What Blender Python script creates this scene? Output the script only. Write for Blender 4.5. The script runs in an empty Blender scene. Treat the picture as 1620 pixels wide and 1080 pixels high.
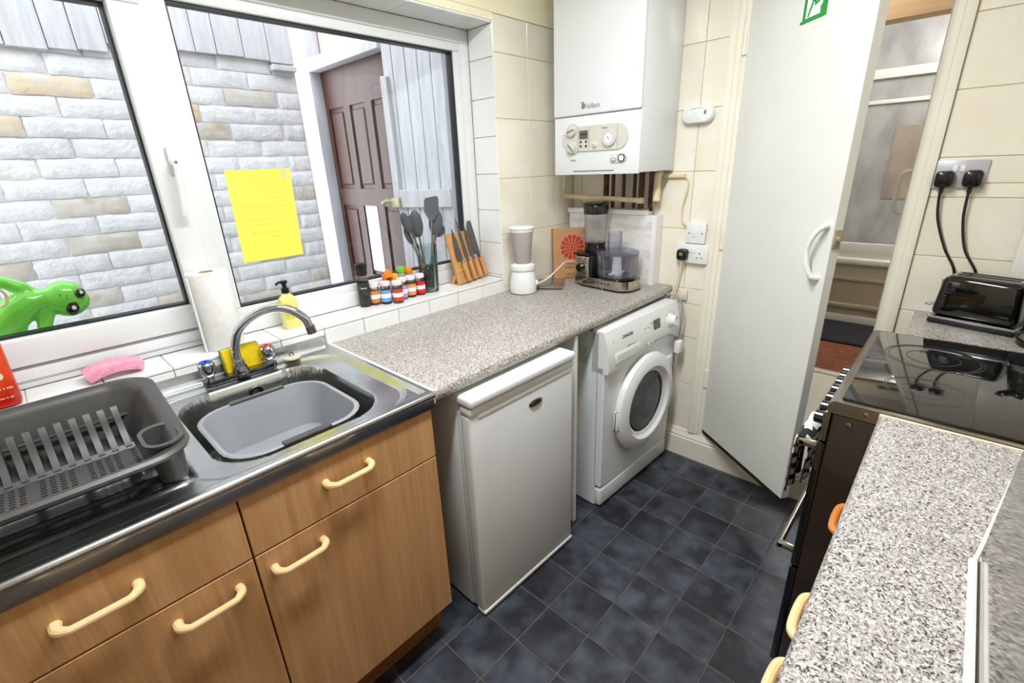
import bpy, bmesh, math, random
from mathutils import Vector, Matrix, Euler
random.seed(7)
PI = math.pi
scene = bpy.context.scene
COL = scene.collection
R = math.radians

# ------------------------------------------------------------------ camera, sky, lights, exposure
cam_d = bpy.data.cameras.new('camera')
cam_d.sensor_width = 36.0
cam_d.lens = 738.57 * 36.0 / 1620.0
cam_d.clip_start = 0.02
cam = bpy.data.objects.new('camera', cam_d)
cam.location = (-2.1611, -1.5768, 1.4820)
cam.rotation_euler = (1.2133, 0.0380, -0.8185)
COL.objects.link(cam)
scene.camera = cam

world = bpy.data.worlds.new('overcast_sky')
scene.world = world
world.use_nodes = True
bg = world.node_tree.nodes['Background']
bg.inputs[0].default_value = (0.93, 0.96, 1.0, 1)
bg.inputs[1].default_value = 3.5

FILL_POWER = 29.0
scene.view_settings.view_transform = 'Standard'
scene.view_settings.look = 'None'
scene.view_settings.gamma = 1.0
scene.view_settings.use_curve_mapping = False
scene.view_settings.exposure = 0.42

# ------------------------------------------------------------------ helpers
def s(r, g, b):
    f = lambda c: (c / 255.0) / 12.92 if c / 255.0 <= 0.04045 else ((c / 255.0 + 0.055) / 1.055) ** 2.4
    return (f(r), f(g), f(b), 1.0)

def mat(name, c1, c2=None, scale=8.0, rough=0.5, metal=0.0, bump=0.0, bscale=None, detail=4.0, stretch=(1, 1, 1),
        rnd=0.0, lo=0.35, hi=0.65, spec=0.5, coat=0.0, c3=None, c3lo=0.68, c3hi=0.72, c3scale=3.0, rvar=0.0):
    m = bpy.data.materials.new(name)
    m.use_nodes = True
    nt = m.node_tree
    N, L = nt.nodes, nt.links
    p = N['Principled BSDF']
    p.inputs['Roughness'].default_value = rough
    p.inputs['Metallic'].default_value = metal
    p.inputs['Specular IOR Level'].default_value = spec
    p.inputs['Coat Weight'].default_value = coat
    p.inputs['Base Color'].default_value = c1
    out = None
    tc = N.new('ShaderNodeTexCoord')
    mp = N.new('ShaderNodeMapping')
    mp.inputs['Scale'].default_value = stretch
    L.new(tc.outputs['Object'], mp.inputs[0])
    vec = mp.outputs[0]
    oi = N.new('ShaderNodeObjectInfo')
    if rnd > 0 or c2 is not None:
        off = N.new('ShaderNodeVectorMath'); off.operation = 'SCALE'
        cmb = N.new('ShaderNodeCombineXYZ')
        for i in range(3): L.new(oi.outputs['Random'], cmb.inputs[i])
        L.new(cmb.outputs[0], off.inputs[0]); off.inputs['Scale'].default_value = 37.0
        ad = N.new('ShaderNodeVectorMath'); ad.operation = 'ADD'
        L.new(vec, ad.inputs[0]); L.new(off.outputs[0], ad.inputs[1])
        vec = ad.outputs[0]
    def noise(sc, d=detail):
        n = N.new('ShaderNodeTexNoise'); n.inputs['Scale'].default_value = sc; n.inputs['Detail'].default_value = d
        L.new(vec, n.inputs['Vector']); return n
    def rng(src, a, b, c=0.0, d=1.0):
        r = N.new('ShaderNodeMapRange'); r.inputs[1].default_value = a; r.inputs[2].default_value = b
        r.inputs[3].default_value = c; r.inputs[4].default_value = d
        L.new(src, r.inputs[0]); return r.outputs[0]
    def mix(fac, a, b, mode='MIX'):
        x = N.new('ShaderNodeMix'); x.data_type = 'RGBA'; x.blend_type = mode
        if isinstance(fac, float): x.inputs[0].default_value = fac
        else: L.new(fac, x.inputs[0])
        for sock, v in ((x.inputs[6], a), (x.inputs[7], b)):
            if isinstance(v, tuple): sock.default_value = v
            else: L.new(v, sock)
        return x.outputs[2]
    if c2 is not None:
        n = noise(scale)
        out = mix(rng(n.outputs['Fac'], lo, hi), c1, c2)
    if c3 is not None:
        n3 = noise(c3scale, 3.0)
        out = mix(rng(n3.outputs['Fac'], c3lo, c3hi), out if out is not None else c1, c3)
    if rnd > 0:
        h = N.new('ShaderNodeHueSaturation')
        L.new(rng(oi.outputs['Random'], 0, 1, 1 - rnd, 1 + rnd), h.inputs['Value'])
        if out is None: h.inputs['Color'].default_value = c1
        else: L.new(out, h.inputs['Color'])
        out = h.outputs[0]
    if out is not None:
        L.new(out, p.inputs['Base Color'])
    if rvar > 0:
        nr = noise(scale * 0.7)
        L.new(rng(nr.outputs['Fac'], 0.3, 0.7, max(0.02, rough - rvar), rough + rvar), p.inputs['Roughness'])
    if bump > 0:
        nb = noise(bscale or scale)
        b = N.new('ShaderNodeBump'); b.inputs['Strength'].default_value = bump; b.inputs['Distance'].default_value = 0.004
        L.new(nb.outputs['Fac'], b.inputs['Height']); L.new(b.outputs[0], p.inputs['Normal'])
    return m

def clear_mat(name, tint=(1, 1, 1, 1), refl=1.0, rough=0.02, ior=1.45, body=None, bodyfac=0.0):
    """thin clear sheet: transparent + fresnel gloss (+ a little diffuse body)"""
    m = bpy.data.materials.new(name); m.use_nodes = True
    nt = m.node_tree; N, L = nt.nodes, nt.links
    N.remove(N['Principled BSDF'])
    o = N['Material Output']
    t = N.new('ShaderNodeBsdfTransparent'); t.inputs[0].default_value = tint
    g = N.new('ShaderNodeBsdfGlossy'); g.inputs['Roughness'].default_value = rough
    fr = N.new('ShaderNodeFresnel'); fr.inputs['IOR'].default_value = ior
    mu = N.new('ShaderNodeMath'); mu.operation = 'MULTIPLY'; mu.inputs[1].default_value = refl
    L.new(fr.outputs[0], mu.inputs[0])
    x = N.new('ShaderNodeMixShader'); L.new(mu.outputs[0], x.inputs[0])
    src = t.outputs[0]
    if bodyfac > 0:
        d = N.new('ShaderNodeBsdfDiffuse'); d.inputs[0].default_value = body
        y = N.new('ShaderNodeMixShader'); y.inputs[0].default_value = bodyfac
        L.new(t.outputs[0], y.inputs[1]); L.new(d.outputs[0], y.inputs[2]); src = y.outputs[0]
    L.new(src, x.inputs[1]); L.new(g.outputs[0], x.inputs[2]); L.new(x.outputs[0], o.inputs[0])
    return m

def granite_mat(name):
    m = bpy.data.materials.new(name); m.use_nodes = True
    nt = m.node_tree; N, L = nt.nodes, nt.links
    p = N['Principled BSDF']; p.inputs['Roughness'].default_value = 0.32
    tc = N.new('ShaderNodeTexCoord')
    nz = N.new('ShaderNodeTexNoise'); nz.inputs['Scale'].default_value = 90; nz.inputs['Detail'].default_value = 2
    L.new(tc.outputs['Object'], nz.inputs['Vector'])
    mx = N.new('ShaderNodeMix'); mx.data_type = 'VECTOR'; mx.inputs[0].default_value = 0.012
    L.new(tc.outputs['Object'], mx.inputs[4]); L.new(nz.outputs['Color'], mx.inputs[5])
    v = N.new('ShaderNodeTexVoronoi'); v.inputs['Scale'].default_value = 420
    L.new(mx.outputs[1], v.inputs['Vector'])
    sp = N.new('ShaderNodeSeparateColor'); L.new(v.outputs['Color'], sp.inputs[0])
    cr = N.new('ShaderNodeValToRGB'); cr.color_ramp.interpolation = 'CONSTANT'
    e = cr.color_ramp.elements
    e[0].position = 0; e[0].color = s(62, 60, 61)
    e[1].position = 0.12; e[1].color = s(114, 111, 109)
    for pos, c in ((0.24, (150, 146, 141)), (0.44, (174, 169, 163)), (0.62, (190, 186, 181)), (0.78, (168, 158, 149)), (0.88, (212, 209, 206))):
        k = e.new(pos); k.color = s(*c)
    L.new(sp.outputs[0], cr.inputs[0])
    n2 = N.new('ShaderNodeTexNoise'); n2.inputs['Scale'].default_value = 3.5; n2.inputs['Detail'].default_value = 5
    L.new(tc.outputs['Object'], n2.inputs['Vector'])
    rg = N.new('ShaderNodeMapRange'); rg.inputs[1].default_value = 0.45; rg.inputs[2].default_value = 0.75; rg.inputs[3].default_value = 0; rg.inputs[4].default_value = 0.12
    L.new(n2.outputs['Fac'], rg.inputs[0])
    st = N.new('ShaderNodeMix'); st.data_type = 'RGBA'; st.blend_type = 'MULTIPLY'
    L.new(rg.outputs[0], st.inputs[0]); L.new(cr.outputs[0], st.inputs[6]); st.inputs[7].default_value = s(196, 160, 120)
    L.new(st.outputs[2], p.inputs['Base Color'])
    return m

def wood_mat(name, a, b, c, axis=2, scale=1.0, rough=0.45):
    m = bpy.data.materials.new(name); m.use_nodes = True
    nt = m.node_tree; N, L = nt.nodes, nt.links
    p = N['Principled BSDF']; p.inputs['Roughness'].default_value = rough
    tc = N.new('ShaderNodeTexCoord'); mp = N.new('ShaderNodeMapping')
    st = [26.0 * scale] * 3; st[axis] = 1.6 * scale
    mp.inputs['Scale'].default_value = st
    L.new(tc.outputs['Object'], mp.inputs[0])
    oi = N.new('ShaderNodeObjectInfo'); ad = N.new('ShaderNodeVectorMath'); ad.operation = 'ADD'
    cmb = N.new('ShaderNodeCombineXYZ'); mm = N.new('ShaderNodeMath'); mm.operation = 'MULTIPLY'; mm.inputs[1].default_value = 19.0
    L.new(oi.outputs['Random'], mm.inputs[0]); L.new(mm.outputs[0], cmb.inputs[0]); L.new(mm.outputs[0], cmb.inputs[1])
    L.new(mp.outputs[0], ad.inputs[0]); L.new(cmb.outputs[0], ad.inputs[1])
    n = N.new('ShaderNodeTexNoise'); n.inputs['Scale'].default_value = 1.0; n.inputs['Detail'].default_value = 6; n.inputs['Distortion'].default_value = 0.8
    L.new(ad.outputs[0], n.inputs['Vector'])
    cr = N.new('ShaderNodeValToRGB'); e = cr.color_ramp.elements
    e[0].position = 0.30; e[0].color = a; e[1].position = 0.72; e[1].color = c
    k = e.new(0.5); k.color = b
    L.new(n.outputs['Fac'], cr.inputs[0])
    mp2 = N.new('ShaderNodeMapping'); st2 = [150.0 * scale] * 3; st2[axis] = 4.0 * scale; mp2.inputs['Scale'].default_value = st2
    L.new(tc.outputs['Object'], mp2.inputs[0])
    n2 = N.new('ShaderNodeTexNoise'); n2.inputs['Scale'].default_value = 1.0; n2.inputs['Detail'].default_value = 2
    L.new(mp2.outputs[0], n2.inputs['Vector'])
    rg = N.new('ShaderNodeMapRange'); rg.inputs[1].default_value = 0.35; rg.inputs[2].default_value = 0.7; rg.inputs[3].default_value = 0.90; rg.inputs[4].default_value = 1.04
    L.new(n2.outputs['Fac'], rg.inputs[0])
    hs = N.new('ShaderNodeHueSaturation'); L.new(rg.outputs[0], hs.inputs['Value']); L.new(cr.outputs[0], hs.inputs['Color'])
    L.new(hs.outputs[0], p.inputs['Base Color'])
    return m

class MB:
    def __init__(self): self.v = []; self.f = []
    def add(self, vs, fs):
        o = len(self.v); self.v += [tuple(x) for x in vs]; self.f += [tuple(i + o for i in q) for q in fs]; return self
    def box(self, x0, x1, y0, y1, z0, z1):
        if x0 > x1: x0, x1 = x1, x0
        if y0 > y1: y0, y1 = y1, y0
        if z0 > z1: z0, z1 = z1, z0
        return self.add([(x0, y0, z0), (x1, y0, z0), (x1, y1, z0), (x0, y1, z0), (x0, y0, z1), (x1, y0, z1), (x1, y1, z1), (x0, y1, z1)],
                        [(0, 3, 2, 1), (4, 5, 6, 7), (0, 1, 5, 4), (1, 2, 6, 5), (2, 3, 7, 6), (3, 0, 4, 7)])
    def rbox(self, x0, x1, y0, y1, z0, z1, r=0.005, seg=2, M=None, taper=None):
        bm = bmesh.new(); bmesh.ops.create_cube(bm, size=1.0)
        for q in bm.verts:
            q.co = Vector(((x0 + x1) / 2 + q.co.x * (x1 - x0), (y0 + y1) / 2 + q.co.y * (y1 - y0), (z0 + z1) / 2 + q.co.z * (z1 - z0)))
        if taper:
            for q in bm.verts:
                if q.co.z > (z0 + z1) / 2:
                    q.co.x = (x0 + x1) / 2 + (q.co.x - (x0 + x1) / 2) * taper[0]
                    q.co.y = (y0 + y1) / 2 + (q.co.y - (y0 + y1) / 2) * taper[1]
        bmesh.ops.bevel(bm, geom=list(bm.edges), offset=r, segments=seg, affect='EDGES', profile=0.5)
        if M is not None: bmesh.ops.transform(bm, matrix=M, verts=bm.verts)
        return self.bm(bm)
    def bm(self, bm):
        bm.verts.index_update()
        self.add([q.co[:] for q in bm.verts], [[q.index for q in f.verts] for f in bm.faces]); bm.free(); return self
    def cyl(self, p0, p1, r0, r1=None, n=16, caps=True):
        return self.tube([p0, p1], [r0, r0 if r1 is None else r1], n, caps)
    def tube(self, pts, r, n=8, caps=True, closed=False):
        pts = [Vector(p) for p in pts]; k = len(pts)
        rr = r if isinstance(r, (list, tuple)) else [r] * k
        tang = []
        for i in range(k):
            a = pts[(i - 1) % k] if (closed or i > 0) else pts[i]
            b = pts[(i + 1) % k] if (closed or i < k - 1) else pts[i]
            d = b - a; tang.append(d.normalized() if d.length > 1e-9 else Vector((0, 0, 1)))
        u = tang[0].orthogonal().normalized(); vs = []
        for i in range(k):
            t = tang[i]; u = u - t * u.dot(t)
            u = u.normalized() if u.length > 1e-6 else t.orthogonal().normalized()
            w = t.cross(u)
            for j in range(n):
                a = 2 * PI * j / n; vs.append(pts[i] + (u * math.cos(a) + w * math.sin(a)) * rr[i])
        fs = []
        for i in range(k if closed else k - 1):
            i2 = (i + 1) % k
            for j in range(n):
                j2 = (j + 1) % n; fs.append((i * n + j, i * n + j2, i2 * n + j2, i2 * n + j))
        if caps and not closed:
            fs.append(tuple(range(n - 1, -1, -1))); fs.append(tuple(range((k - 1) * n, k * n)))
        return self.add(vs, fs)
    def lathe(self, prof, n=24, c=(0, 0, 0), M=None, sx=1.0, sy=1.0, closed=False):
        vs = []; fs = []; k = len(prof)
        for r, z in prof:
            for j in range(n):
                a = 2 * PI * j / n; vs.append(Vector((r * math.cos(a) * sx, r * math.sin(a) * sy, z)))
        for i in range(k - 1):
            for j in range(n):
                j2 = (j + 1) % n; fs.append((i * n + j, i * n + j2, (i + 1) * n + j2, (i + 1) * n + j))
        if closed:
            for j in range(n):
                j2 = (j + 1) % n; fs.append(((k - 1) * n + j, (k - 1) * n + j2, j2, j))
        if prof[0][0] > 1e-6 and not closed: fs.append(tuple(range(n - 1, -1, -1)))
        if prof[-1][0] > 1e-6 and not closed: fs.append(tuple(range((k - 1) * n, k * n)))
        if M is not None: vs = [M @ q for q in vs]
        return self.add([q + Vector(c) for q in vs], fs)
    def prism(self, poly, w0, w1, fn):
        """poly: (u,v) list; fn(u,v,w)->xyz ; extruded from w0 to w1"""
        n = len(poly)
        vs = [fn(u, v, w0) for u, v in poly] + [fn(u, v, w1) for u, v in poly]
        fs = [tuple(range(n - 1, -1, -1)), tuple(range(n, 2 * n))] + [(i, (i + 1) % n, n + (i + 1) % n, n + i) for i in range(n)]
        return self.add(vs, fs)
    def loft(self, rings, cap0=True, cap1=True):
        n = len(rings[0]); vs = [p for r in rings for p in r]; fs = []
        for i in range(len(rings) - 1):
            for j in range(n):
                j2 = (j + 1) % n; fs.append((i * n + j, i * n + j2, (i + 1) * n + j2, (i + 1) * n + j))
        if cap0: fs.append(tuple(range(n - 1, -1, -1)))
        if cap1: fs.append(tuple(range((len(rings) - 1) * n, len(rings) * n)))
        return self.add(vs, fs)
    def sphere(self, c, rx, ry=None, rz=None, n=16, m=10, M=None):
        ry = rx if ry is None else ry; rz = rx if rz is None else rz
        prof = [(max(math.sin(PI * i / m), 1e-7), -math.cos(PI * i / m)) for i in range(m + 1)]
        T = Matrix.Diagonal((rx, ry, rz))
        if M is not None: T = M @ T
        return self.lathe(prof, n, c, T)
    def mesh(self, name, smooth=35):
        me = bpy.data.meshes.new(name)
        me.from_pydata(self.v, [], self.f); me.update()
        bm = bmesh.new(); bm.from_mesh(me)
        bmesh.ops.remove_doubles(bm, verts=bm.verts, dist=1e-6)
        bmesh.ops.recalc_face_normals(bm, faces=bm.faces)
        bm.to_mesh(me); bm.free()
        if smooth:
            for q in me.polygons: q.use_smooth = True
            me.set_sharp_from_angle(angle=R(smooth))
        return me
    def build(self, name, m, parent=None, loc=(0, 0, 0), rot=(0, 0, 0), smooth=35):
        return mk(name, self.mesh(name, smooth), m, parent, loc, rot)

def mk(name, me, m, parent=None, loc=(0, 0, 0), rot=(0, 0, 0), scale=None):
    o = bpy.data.objects.new(name, me)
    if m is not None and not me.materials: me.materials.append(m)
    COL.objects.link(o); o.parent = parent; o.location = loc; o.rotation_euler = rot
    if scale: o.scale = scale
    return o

def inst(name, me, m, parent, loc, rot=(0, 0, 0), scale=None):
    """object on shared mesh with its own material slot (object-linked)"""
    o = bpy.data.objects.new(name, me)
    if not me.materials: me.materials.append(m)
    COL.objects.link(o); o.parent = parent; o.location = loc; o.rotation_euler = rot
    if scale: o.scale = scale
    if me.materials[0] != m:
        o.material_slots[0].link = 'OBJECT'; o.material_slots[0].material = m
    return o

def tag(o, label, cat, group=None, kind=None):
    o['label'] = label; o['category'] = cat
    if group: o['group'] = group
    if kind: o['kind'] = kind
    return o

def thing(name, label, cat, loc=(0, 0, 0), rot=(0, 0, 0), group=None, kind=None):
    o = bpy.data.objects.new(name, None); COL.objects.link(o)
    o.empty_display_size = 0.05
    o.location = loc; o.rotation_euler = rot
    return tag(o, label, cat, group, kind)

def solid(o, t, off=-1.0):
    md = o.modifiers.new('thickness', 'SOLIDIFY'); md.thickness = t; md.offset = off; return o

def subsurf(o, n=1):
    md = o.modifiers.new('smooth', 'SUBSURF'); md.levels = n; md.render_levels = n; return o

def text(name, body, size, M, m, parent=None, extrude=0.0004, align='CENTER', sx=1.0):
    cu = bpy.data.curves.new(name, 'FONT'); cu.body = body; cu.size = size; cu.extrude = extrude
    cu.align_x = align; cu.align_y = 'CENTER'; cu.resolution_u = 3
    t = bpy.data.objects.new(name, cu); COL.objects.link(t)
    bpy.context.view_layer.update()
    me = bpy.data.meshes.new_from_object(t)
    bpy.data.objects.remove(t); bpy.data.curves.remove(cu)
    me.transform(M @ Matrix.Diagonal((sx, 1, 1, 1)))
    return mk(name, me, m, parent)

def smallprint(name, w, size, M, m, parent=None, seed=1):
    """row of tiny strokes: print too small to read in the photograph"""
    rs = random.Random(seed); b = MB(); u = -w / 2
    while u < w / 2:
        l = rs.uniform(0.25, 0.6) * size
        b.box(u, min(u + l, w / 2), -size * 0.3, size * rs.uniform(0.15, 0.35), 0, 0.0004); u += l + size * rs.choice((0.18, 0.2, 0.5))
    b.v = [tuple(M @ Vector(q)) for q in b.v]
    o = b.build(name, m, parent, smooth=0); o['kind'] = 'stuff'; return o

def rrect(hx, hy, r, n=6, cx=0, cy=0):
    pts = []
    r = min(r, hx, hy)
    for qx, qy, a0 in ((1, 1, 0), (-1, 1, 90), (-1, -1, 180), (1, -1, 270)):
        for i in range(n + 1):
            a = R(a0 + 90 * i / n)
            pts.append((cx + qx * (hx - r) + r * math.cos(a), cy + qy * (hy - r) + r * math.sin(a)))
    return pts

def arc_pts(pts, n=8):
    """Catmull-Rom through pts"""
    P = [Vector(p) for p in pts]; out = []
    for i in range(len(P) - 1):
        a = P[max(i - 1, 0)]; b = P[i]; c = P[i + 1]; d = P[min(i + 2, len(P) - 1)]
        for j in range(n):
            t = j / n
            out.append(0.5 * ((2 * b) + (c - a) * t + (2 * a - 5 * b + 4 * c - d) * t * t + (3 * b - a - 3 * c + d) * t ** 3))
    out.append(P[-1]); return out

# face frames: text lying on a plane.  back-wall facing -x: text x-axis = -y, y-axis = z
def on_x(x, y, z):   # readable when looking along +x (surface faces -x)
    return Matrix.Translation((x, y, z)) @ Matrix(((0, 0, -1, 0), (-1, 0, 0, 0), (0, 1, 0, 0), (0, 0, 0, 1)))
def on_y(x, y, z):   # readable when looking along +y (surface faces -y)
    return Matrix.Translation((x, y, z)) @ Matrix.Rotation(R(90), 4, 'X')

# ------------------------------------------------------------------ materials
white_paint = mat('white_gloss_paint', s(232, 231, 224), s(224, 221, 208), 6, 0.28)
door_paint = mat('door_white_paint', s(228, 229, 225), s(222, 223, 217), 3, 0.30, c3=s(205, 203, 190), c3scale=2.2, c3lo=0.66, c3hi=0.85)
cream_trim = mat('cream_gloss_paint', s(242, 239, 226), s(236, 231, 214), 5, 0.30)
cream_tile = mat('cream_wall_tile', s(239, 235, 222), s(234, 228, 211), 9, 0.16, rnd=0.03, c3=s(238, 230, 208), c3scale=4, c3lo=0.5, c3hi=0.7)
cream_grout = mat('cream_grout', s(214, 202, 172), s(196, 178, 142), 12, 0.8)
yellow_paint = mat('pale_yellow_paint', s(247, 241, 212), s(244, 236, 202), 4, 0.6)
white_tile = mat('white_tile', s(236, 238, 238), s(231, 233, 233), 5, 0.12, rnd=0.012)
white_grout = mat('white_grout', s(214, 204, 186), s(190, 172, 144), 14, 0.8)
ceiling_paint = mat('ceiling_white', s(242, 240, 234), None, rough=0.8)
plain_wall = mat('plain_cream_wall', s(236, 229, 208), s(230, 222, 198), 5, 0.6)
floor_tile = mat('slate_vinyl_tile', s(30, 33, 41), s(78, 85, 97), 11.0, 0.40, rnd=0.26, lo=0.38, hi=0.72, detail=10, rvar=0.08, bump=0.08, bscale=40, c3=s(34, 36, 45), c3scale=6, c3lo=0.52, c3hi=0.72)
floor_grout = mat('floor_joint', s(82, 77, 70), s(102, 95, 86), 20, 0.8)
granite = granite_mat('speckled_laminate')
dark_edge = mat('dark_chipboard', s(92, 62, 40), s(60, 42, 30), 30, 0.8)
beech = wood_mat('beech_laminate', s(184, 137, 89), s(196, 150, 102), s(207, 162, 115))
beech_dark = wood_mat('plinth_laminate', s(120, 78, 40), s(142, 95, 52), s(160, 112, 66), axis=0)
beige_plastic = mat('beige_plastic', s(238, 208, 158), s(230, 196, 142), 12, 0.35)
steel = mat('brushed_steel', s(186, 188, 190), s(166, 168, 170), 4, 0.22, metal=1.0, stretch=(3, 60, 60), rvar=0.06)
sink_steel = mat('sink_steel', s(205, 207, 209), s(178, 181, 185), 5, 0.27, metal=1.0, rvar=0.08, c3=s(128, 128, 126), c3scale=6, c3lo=0.6, c3hi=0.8)
bowl_steel = mat('dull_bowl_steel', s(150, 150, 148), s(116, 116, 114), 9, 0.5, metal=1.0)
chrome = mat('chrome', s(205, 207, 212), None, rough=0.07, metal=1.0)
dark_chrome = mat('aged_chrome', s(150, 152, 158), s(120, 120, 126), 20, 0.12, metal=1.0)
upvc = mat('white_upvc', s(228, 231, 232), s(223, 226, 227), 3, 0.22)
gasket = mat('black_gasket', s(18, 22, 28), None, rough=0.5)
glass = clear_mat('window_glass', (0.97, 0.985, 0.98, 1), 0.6, 0.0, 1.45)
jar_glass = clear_mat('jar_glass', (0.93, 0.96, 0.95, 1), 0.8, 0.03)
vase_glass = clear_mat('vase_glass', (0.88, 0.93, 0.92, 1), 0.9, 0.02)
clear_plastic = clear_mat('clear_plastic', (0.982, 0.982, 0.99, 1), 0.5, 0.05, body=s(225, 225, 232), bodyfac=0.03)
smoke_plastic = clear_mat('smoke_plastic', (0.935, 0.935, 0.965, 1), 0.55, 0.05, body=s(190, 190, 210), bodyfac=0.05)
frost_plastic = clear_mat('frosted_plastic', (0.88, 0.86, 0.86, 1), 0.5, 0.2, body=s(225, 218, 218), bodyfac=0.42)
white_plastic = mat('white_plastic', s(232, 234, 234), None, rough=0.25)
appliance = mat('appliance_white', s(229, 233, 236), s(225, 229, 232), 3, 0.28)
appliance_cream = mat('appliance_door_white', s(224, 228, 231), s(218, 222, 225), 3, 0.30, bump=0.03, bscale=160)
grey_white = mat('panel_grey_white', s(216, 218, 218), None, rough=0.4)
boiler_white = mat('boiler_white', s(226, 230, 233), None, rough=0.25)
boiler_grey = mat('boiler_panel_grey', s(205, 203, 194), None, rough=0.4)
lcd = mat('lcd_grey', s(92, 96, 88), None, rough=0.2)
ink = mat('black_print', s(38, 38, 42), None, rough=0.5)
grey_ink = mat('grey_print', s(120, 122, 122), None, rough=0.5)
black_plastic = mat('black_plastic', s(18, 18, 19), None, rough=0.25)
black_gloss = mat('black_gloss', s(9, 9, 10), None, rough=0.06, coat=0.5)
black_matt = mat('black_matt', s(24, 23, 22), None, rough=0.7)
grey_plastic = mat('dark_grey_plastic', s(72, 71, 70), s(65, 64, 63), 20, 0.38)
bowl_plastic = mat('light_grey_plastic', s(150, 154, 160), s(144, 148, 154), 8, 0.30)
silicone = mat('slate_silicone', s(84, 88, 92), s(76, 80, 84), 10, 0.5)
knife_black = mat('dark_coated_blade', s(98, 97, 98), s(84, 83, 84), 30, 0.4, metal=0.4)
bamboo = wood_mat('bamboo', s(178, 124, 66), s(205, 152, 92), s(222, 175, 114), axis=2, scale=2.0)
oak = wood_mat('oak_block', s(176, 124, 70), s(198, 146, 88), s(214, 166, 106), axis=2, scale=1.6)
copper_old = mat('tarnished_copper', s(96, 58, 40), s(66, 38, 28), 30, 0.45, metal=0.6)
cream_pipe = mat('cream_painted_pipe', s(232, 218, 182), s(216, 198, 158), 14, 0.4)
brick_paint = mat('white_painted_brick', s(224, 226, 234), s(208, 210, 219), 20, 0.75, bump=1.0, bscale=60, detail=7, rnd=0.03, c3=s(226, 227, 232), c3scale=7, c3lo=0.5, c3hi=0.7)
brick_stain = mat('weathered_painted_brick', s(205, 203, 204), s(186, 178, 168), 10, 0.8, bump=0.9, bscale=34, c3=s(178, 160, 138), c3scale=9, c3lo=0.58, c3hi=0.72)
brick_bare = mat('bare_ochre_brick', s(214, 196, 166), s(206, 204, 206), 12, 0.85, bump=0.9, bscale=40)
mortar = mat('painted_mortar', s(198, 199, 207), s(214, 215, 222), 18, 0.85, bump=0.8, bscale=40)
plank_paint = mat('white_painted_plank', s(200, 202, 210), s(184, 186, 194), 5, 0.7, stretch=(9, 9, 1), bump=0.5, bscale=24, rnd=0.04, c3=s(186, 184, 184), c3scale=3, c3lo=0.62, c3hi=0.8)
mahogany = mat('brown_door_paint', s(76, 40, 32), s(60, 30, 24), 4, 0.4, stretch=(8, 8, 1))
plaster_orange = mat('patchy_orange_plaster', s(212, 200, 190), s(206, 142, 104), 5, 0.8, lo=0.42, hi=0.66)
concrete = mat('yard_concrete', s(150, 146, 140), s(120, 116, 110), 6, 0.9)
brass_old = mat('old_latch_metal', s(190, 182, 150), s(150, 140, 110), 30, 0.4, metal=0.5)
yellow_paper = mat('yellow_paper', s(240, 236, 92), s(236, 231, 80), 4, 0.7)
yellow_ink = mat('faint_pencil', s(206, 198, 70), None, rough=0.8)
sponge_yellow = mat('yellow_sponge', s(236, 205, 30), s(226, 192, 14), 60, 0.9, bump=0.6, bscale=140)
scour_green = mat('green_scourer', s(84, 150, 110), s(60, 120, 84), 60, 0.95)
sponge_pink = mat('pink_sponge', s(240, 168, 190), s(232, 150, 176), 60, 0.9, bump=0.9, bscale=160, c3=s(212, 120, 150), c3scale=120, c3lo=0.64, c3hi=0.68)
tissue = mat('white_tissue', s(234, 234, 233), s(228, 228, 227), 60, 0.95, bump=0.3, bscale=120)
card = mat('brown_card', s(186, 150, 112), None, rough=0.8)
soap_liquid = mat('yellow_soap', s(232, 222, 132), None, rough=0.15, coat=0.6)
red_pouch = mat('red_pouch_film', s(172, 22, 12), s(206, 62, 14), 9, 0.25, lo=0.46, hi=0.62)
alien_green = mat('green_vinyl', s(124, 214, 76), s(108, 204, 62), 6, 0.18, coat=0.4)
rope_mat = mat('jute_rope', s(198, 180, 140), s(160, 140, 100), 60, 0.9)
book_card = mat('kraft_book_cover', s(196, 150, 106), s(188, 142, 98), 20, 0.7)
book_red = mat('red_print', s(190, 52, 40), None, rough=0.6)
paper_white = mat('page_edges', s(234, 226, 208), None, rough=0.8)
marble_white = mat('white_marble_print', s(234, 233, 231), s(190, 189, 188), 5, 0.25, stretch=(3, 1, 4), detail=8, lo=0.45, hi=0.72)
marble_grey = mat('grey_marble_panel', s(180, 179, 178), s(154, 153, 152), 3, 0.25, stretch=(2, 2.5, 1.2), detail=8, lo=0.38, hi=0.68)
peach_wood = mat('peach_painted_wood', s(236, 204, 164), s(228, 190, 148), 4, 0.5, stretch=(1, 1, 12))
check_white = mat('vinyl_white', s(230, 226, 214), None, rough=0.35)
check_black = mat('vinyl_black', s(34, 33, 32), None, rough=0.35)
carpet_brown = mat('brown_carpet', s(134, 78, 46), s(120, 66, 38), 8, 0.8)
carpet_dot = mat('carpet_dot', s(206, 170, 120), None, rough=0.8)
mat_black = mat('charcoal_rug', s(34, 34, 42), s(52, 52, 62), 30, 0.95, stretch=(1, 8, 1), bump=0.6, bscale=60)
bath_beige = mat('beige_bath_panel', s(196, 184, 164), s(188, 176, 156), 3, 0.35)
bath_white = mat('bath_white', s(232, 231, 226), None, rough=0.2)
cooker_brown = mat('dark_enamel', s(36, 27, 22), s(48, 36, 28), 5, 0.18, coat=0.3)
hob_glass = mat('ceramic_hob_glass', s(14, 14, 15), None, rough=0.05, spec=0.6, coat=0.4)
hob_ring = mat('hob_ring_print', s(52, 52, 54), s(40, 40, 42), 30, 0.12)
oven_steel = mat('cooker_steel', s(176, 168, 156), s(150, 142, 130), 6, 0.24, metal=1.0)
towel_w = mat('towel_white', s(228, 228, 226), None, rough=0.95)
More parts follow.
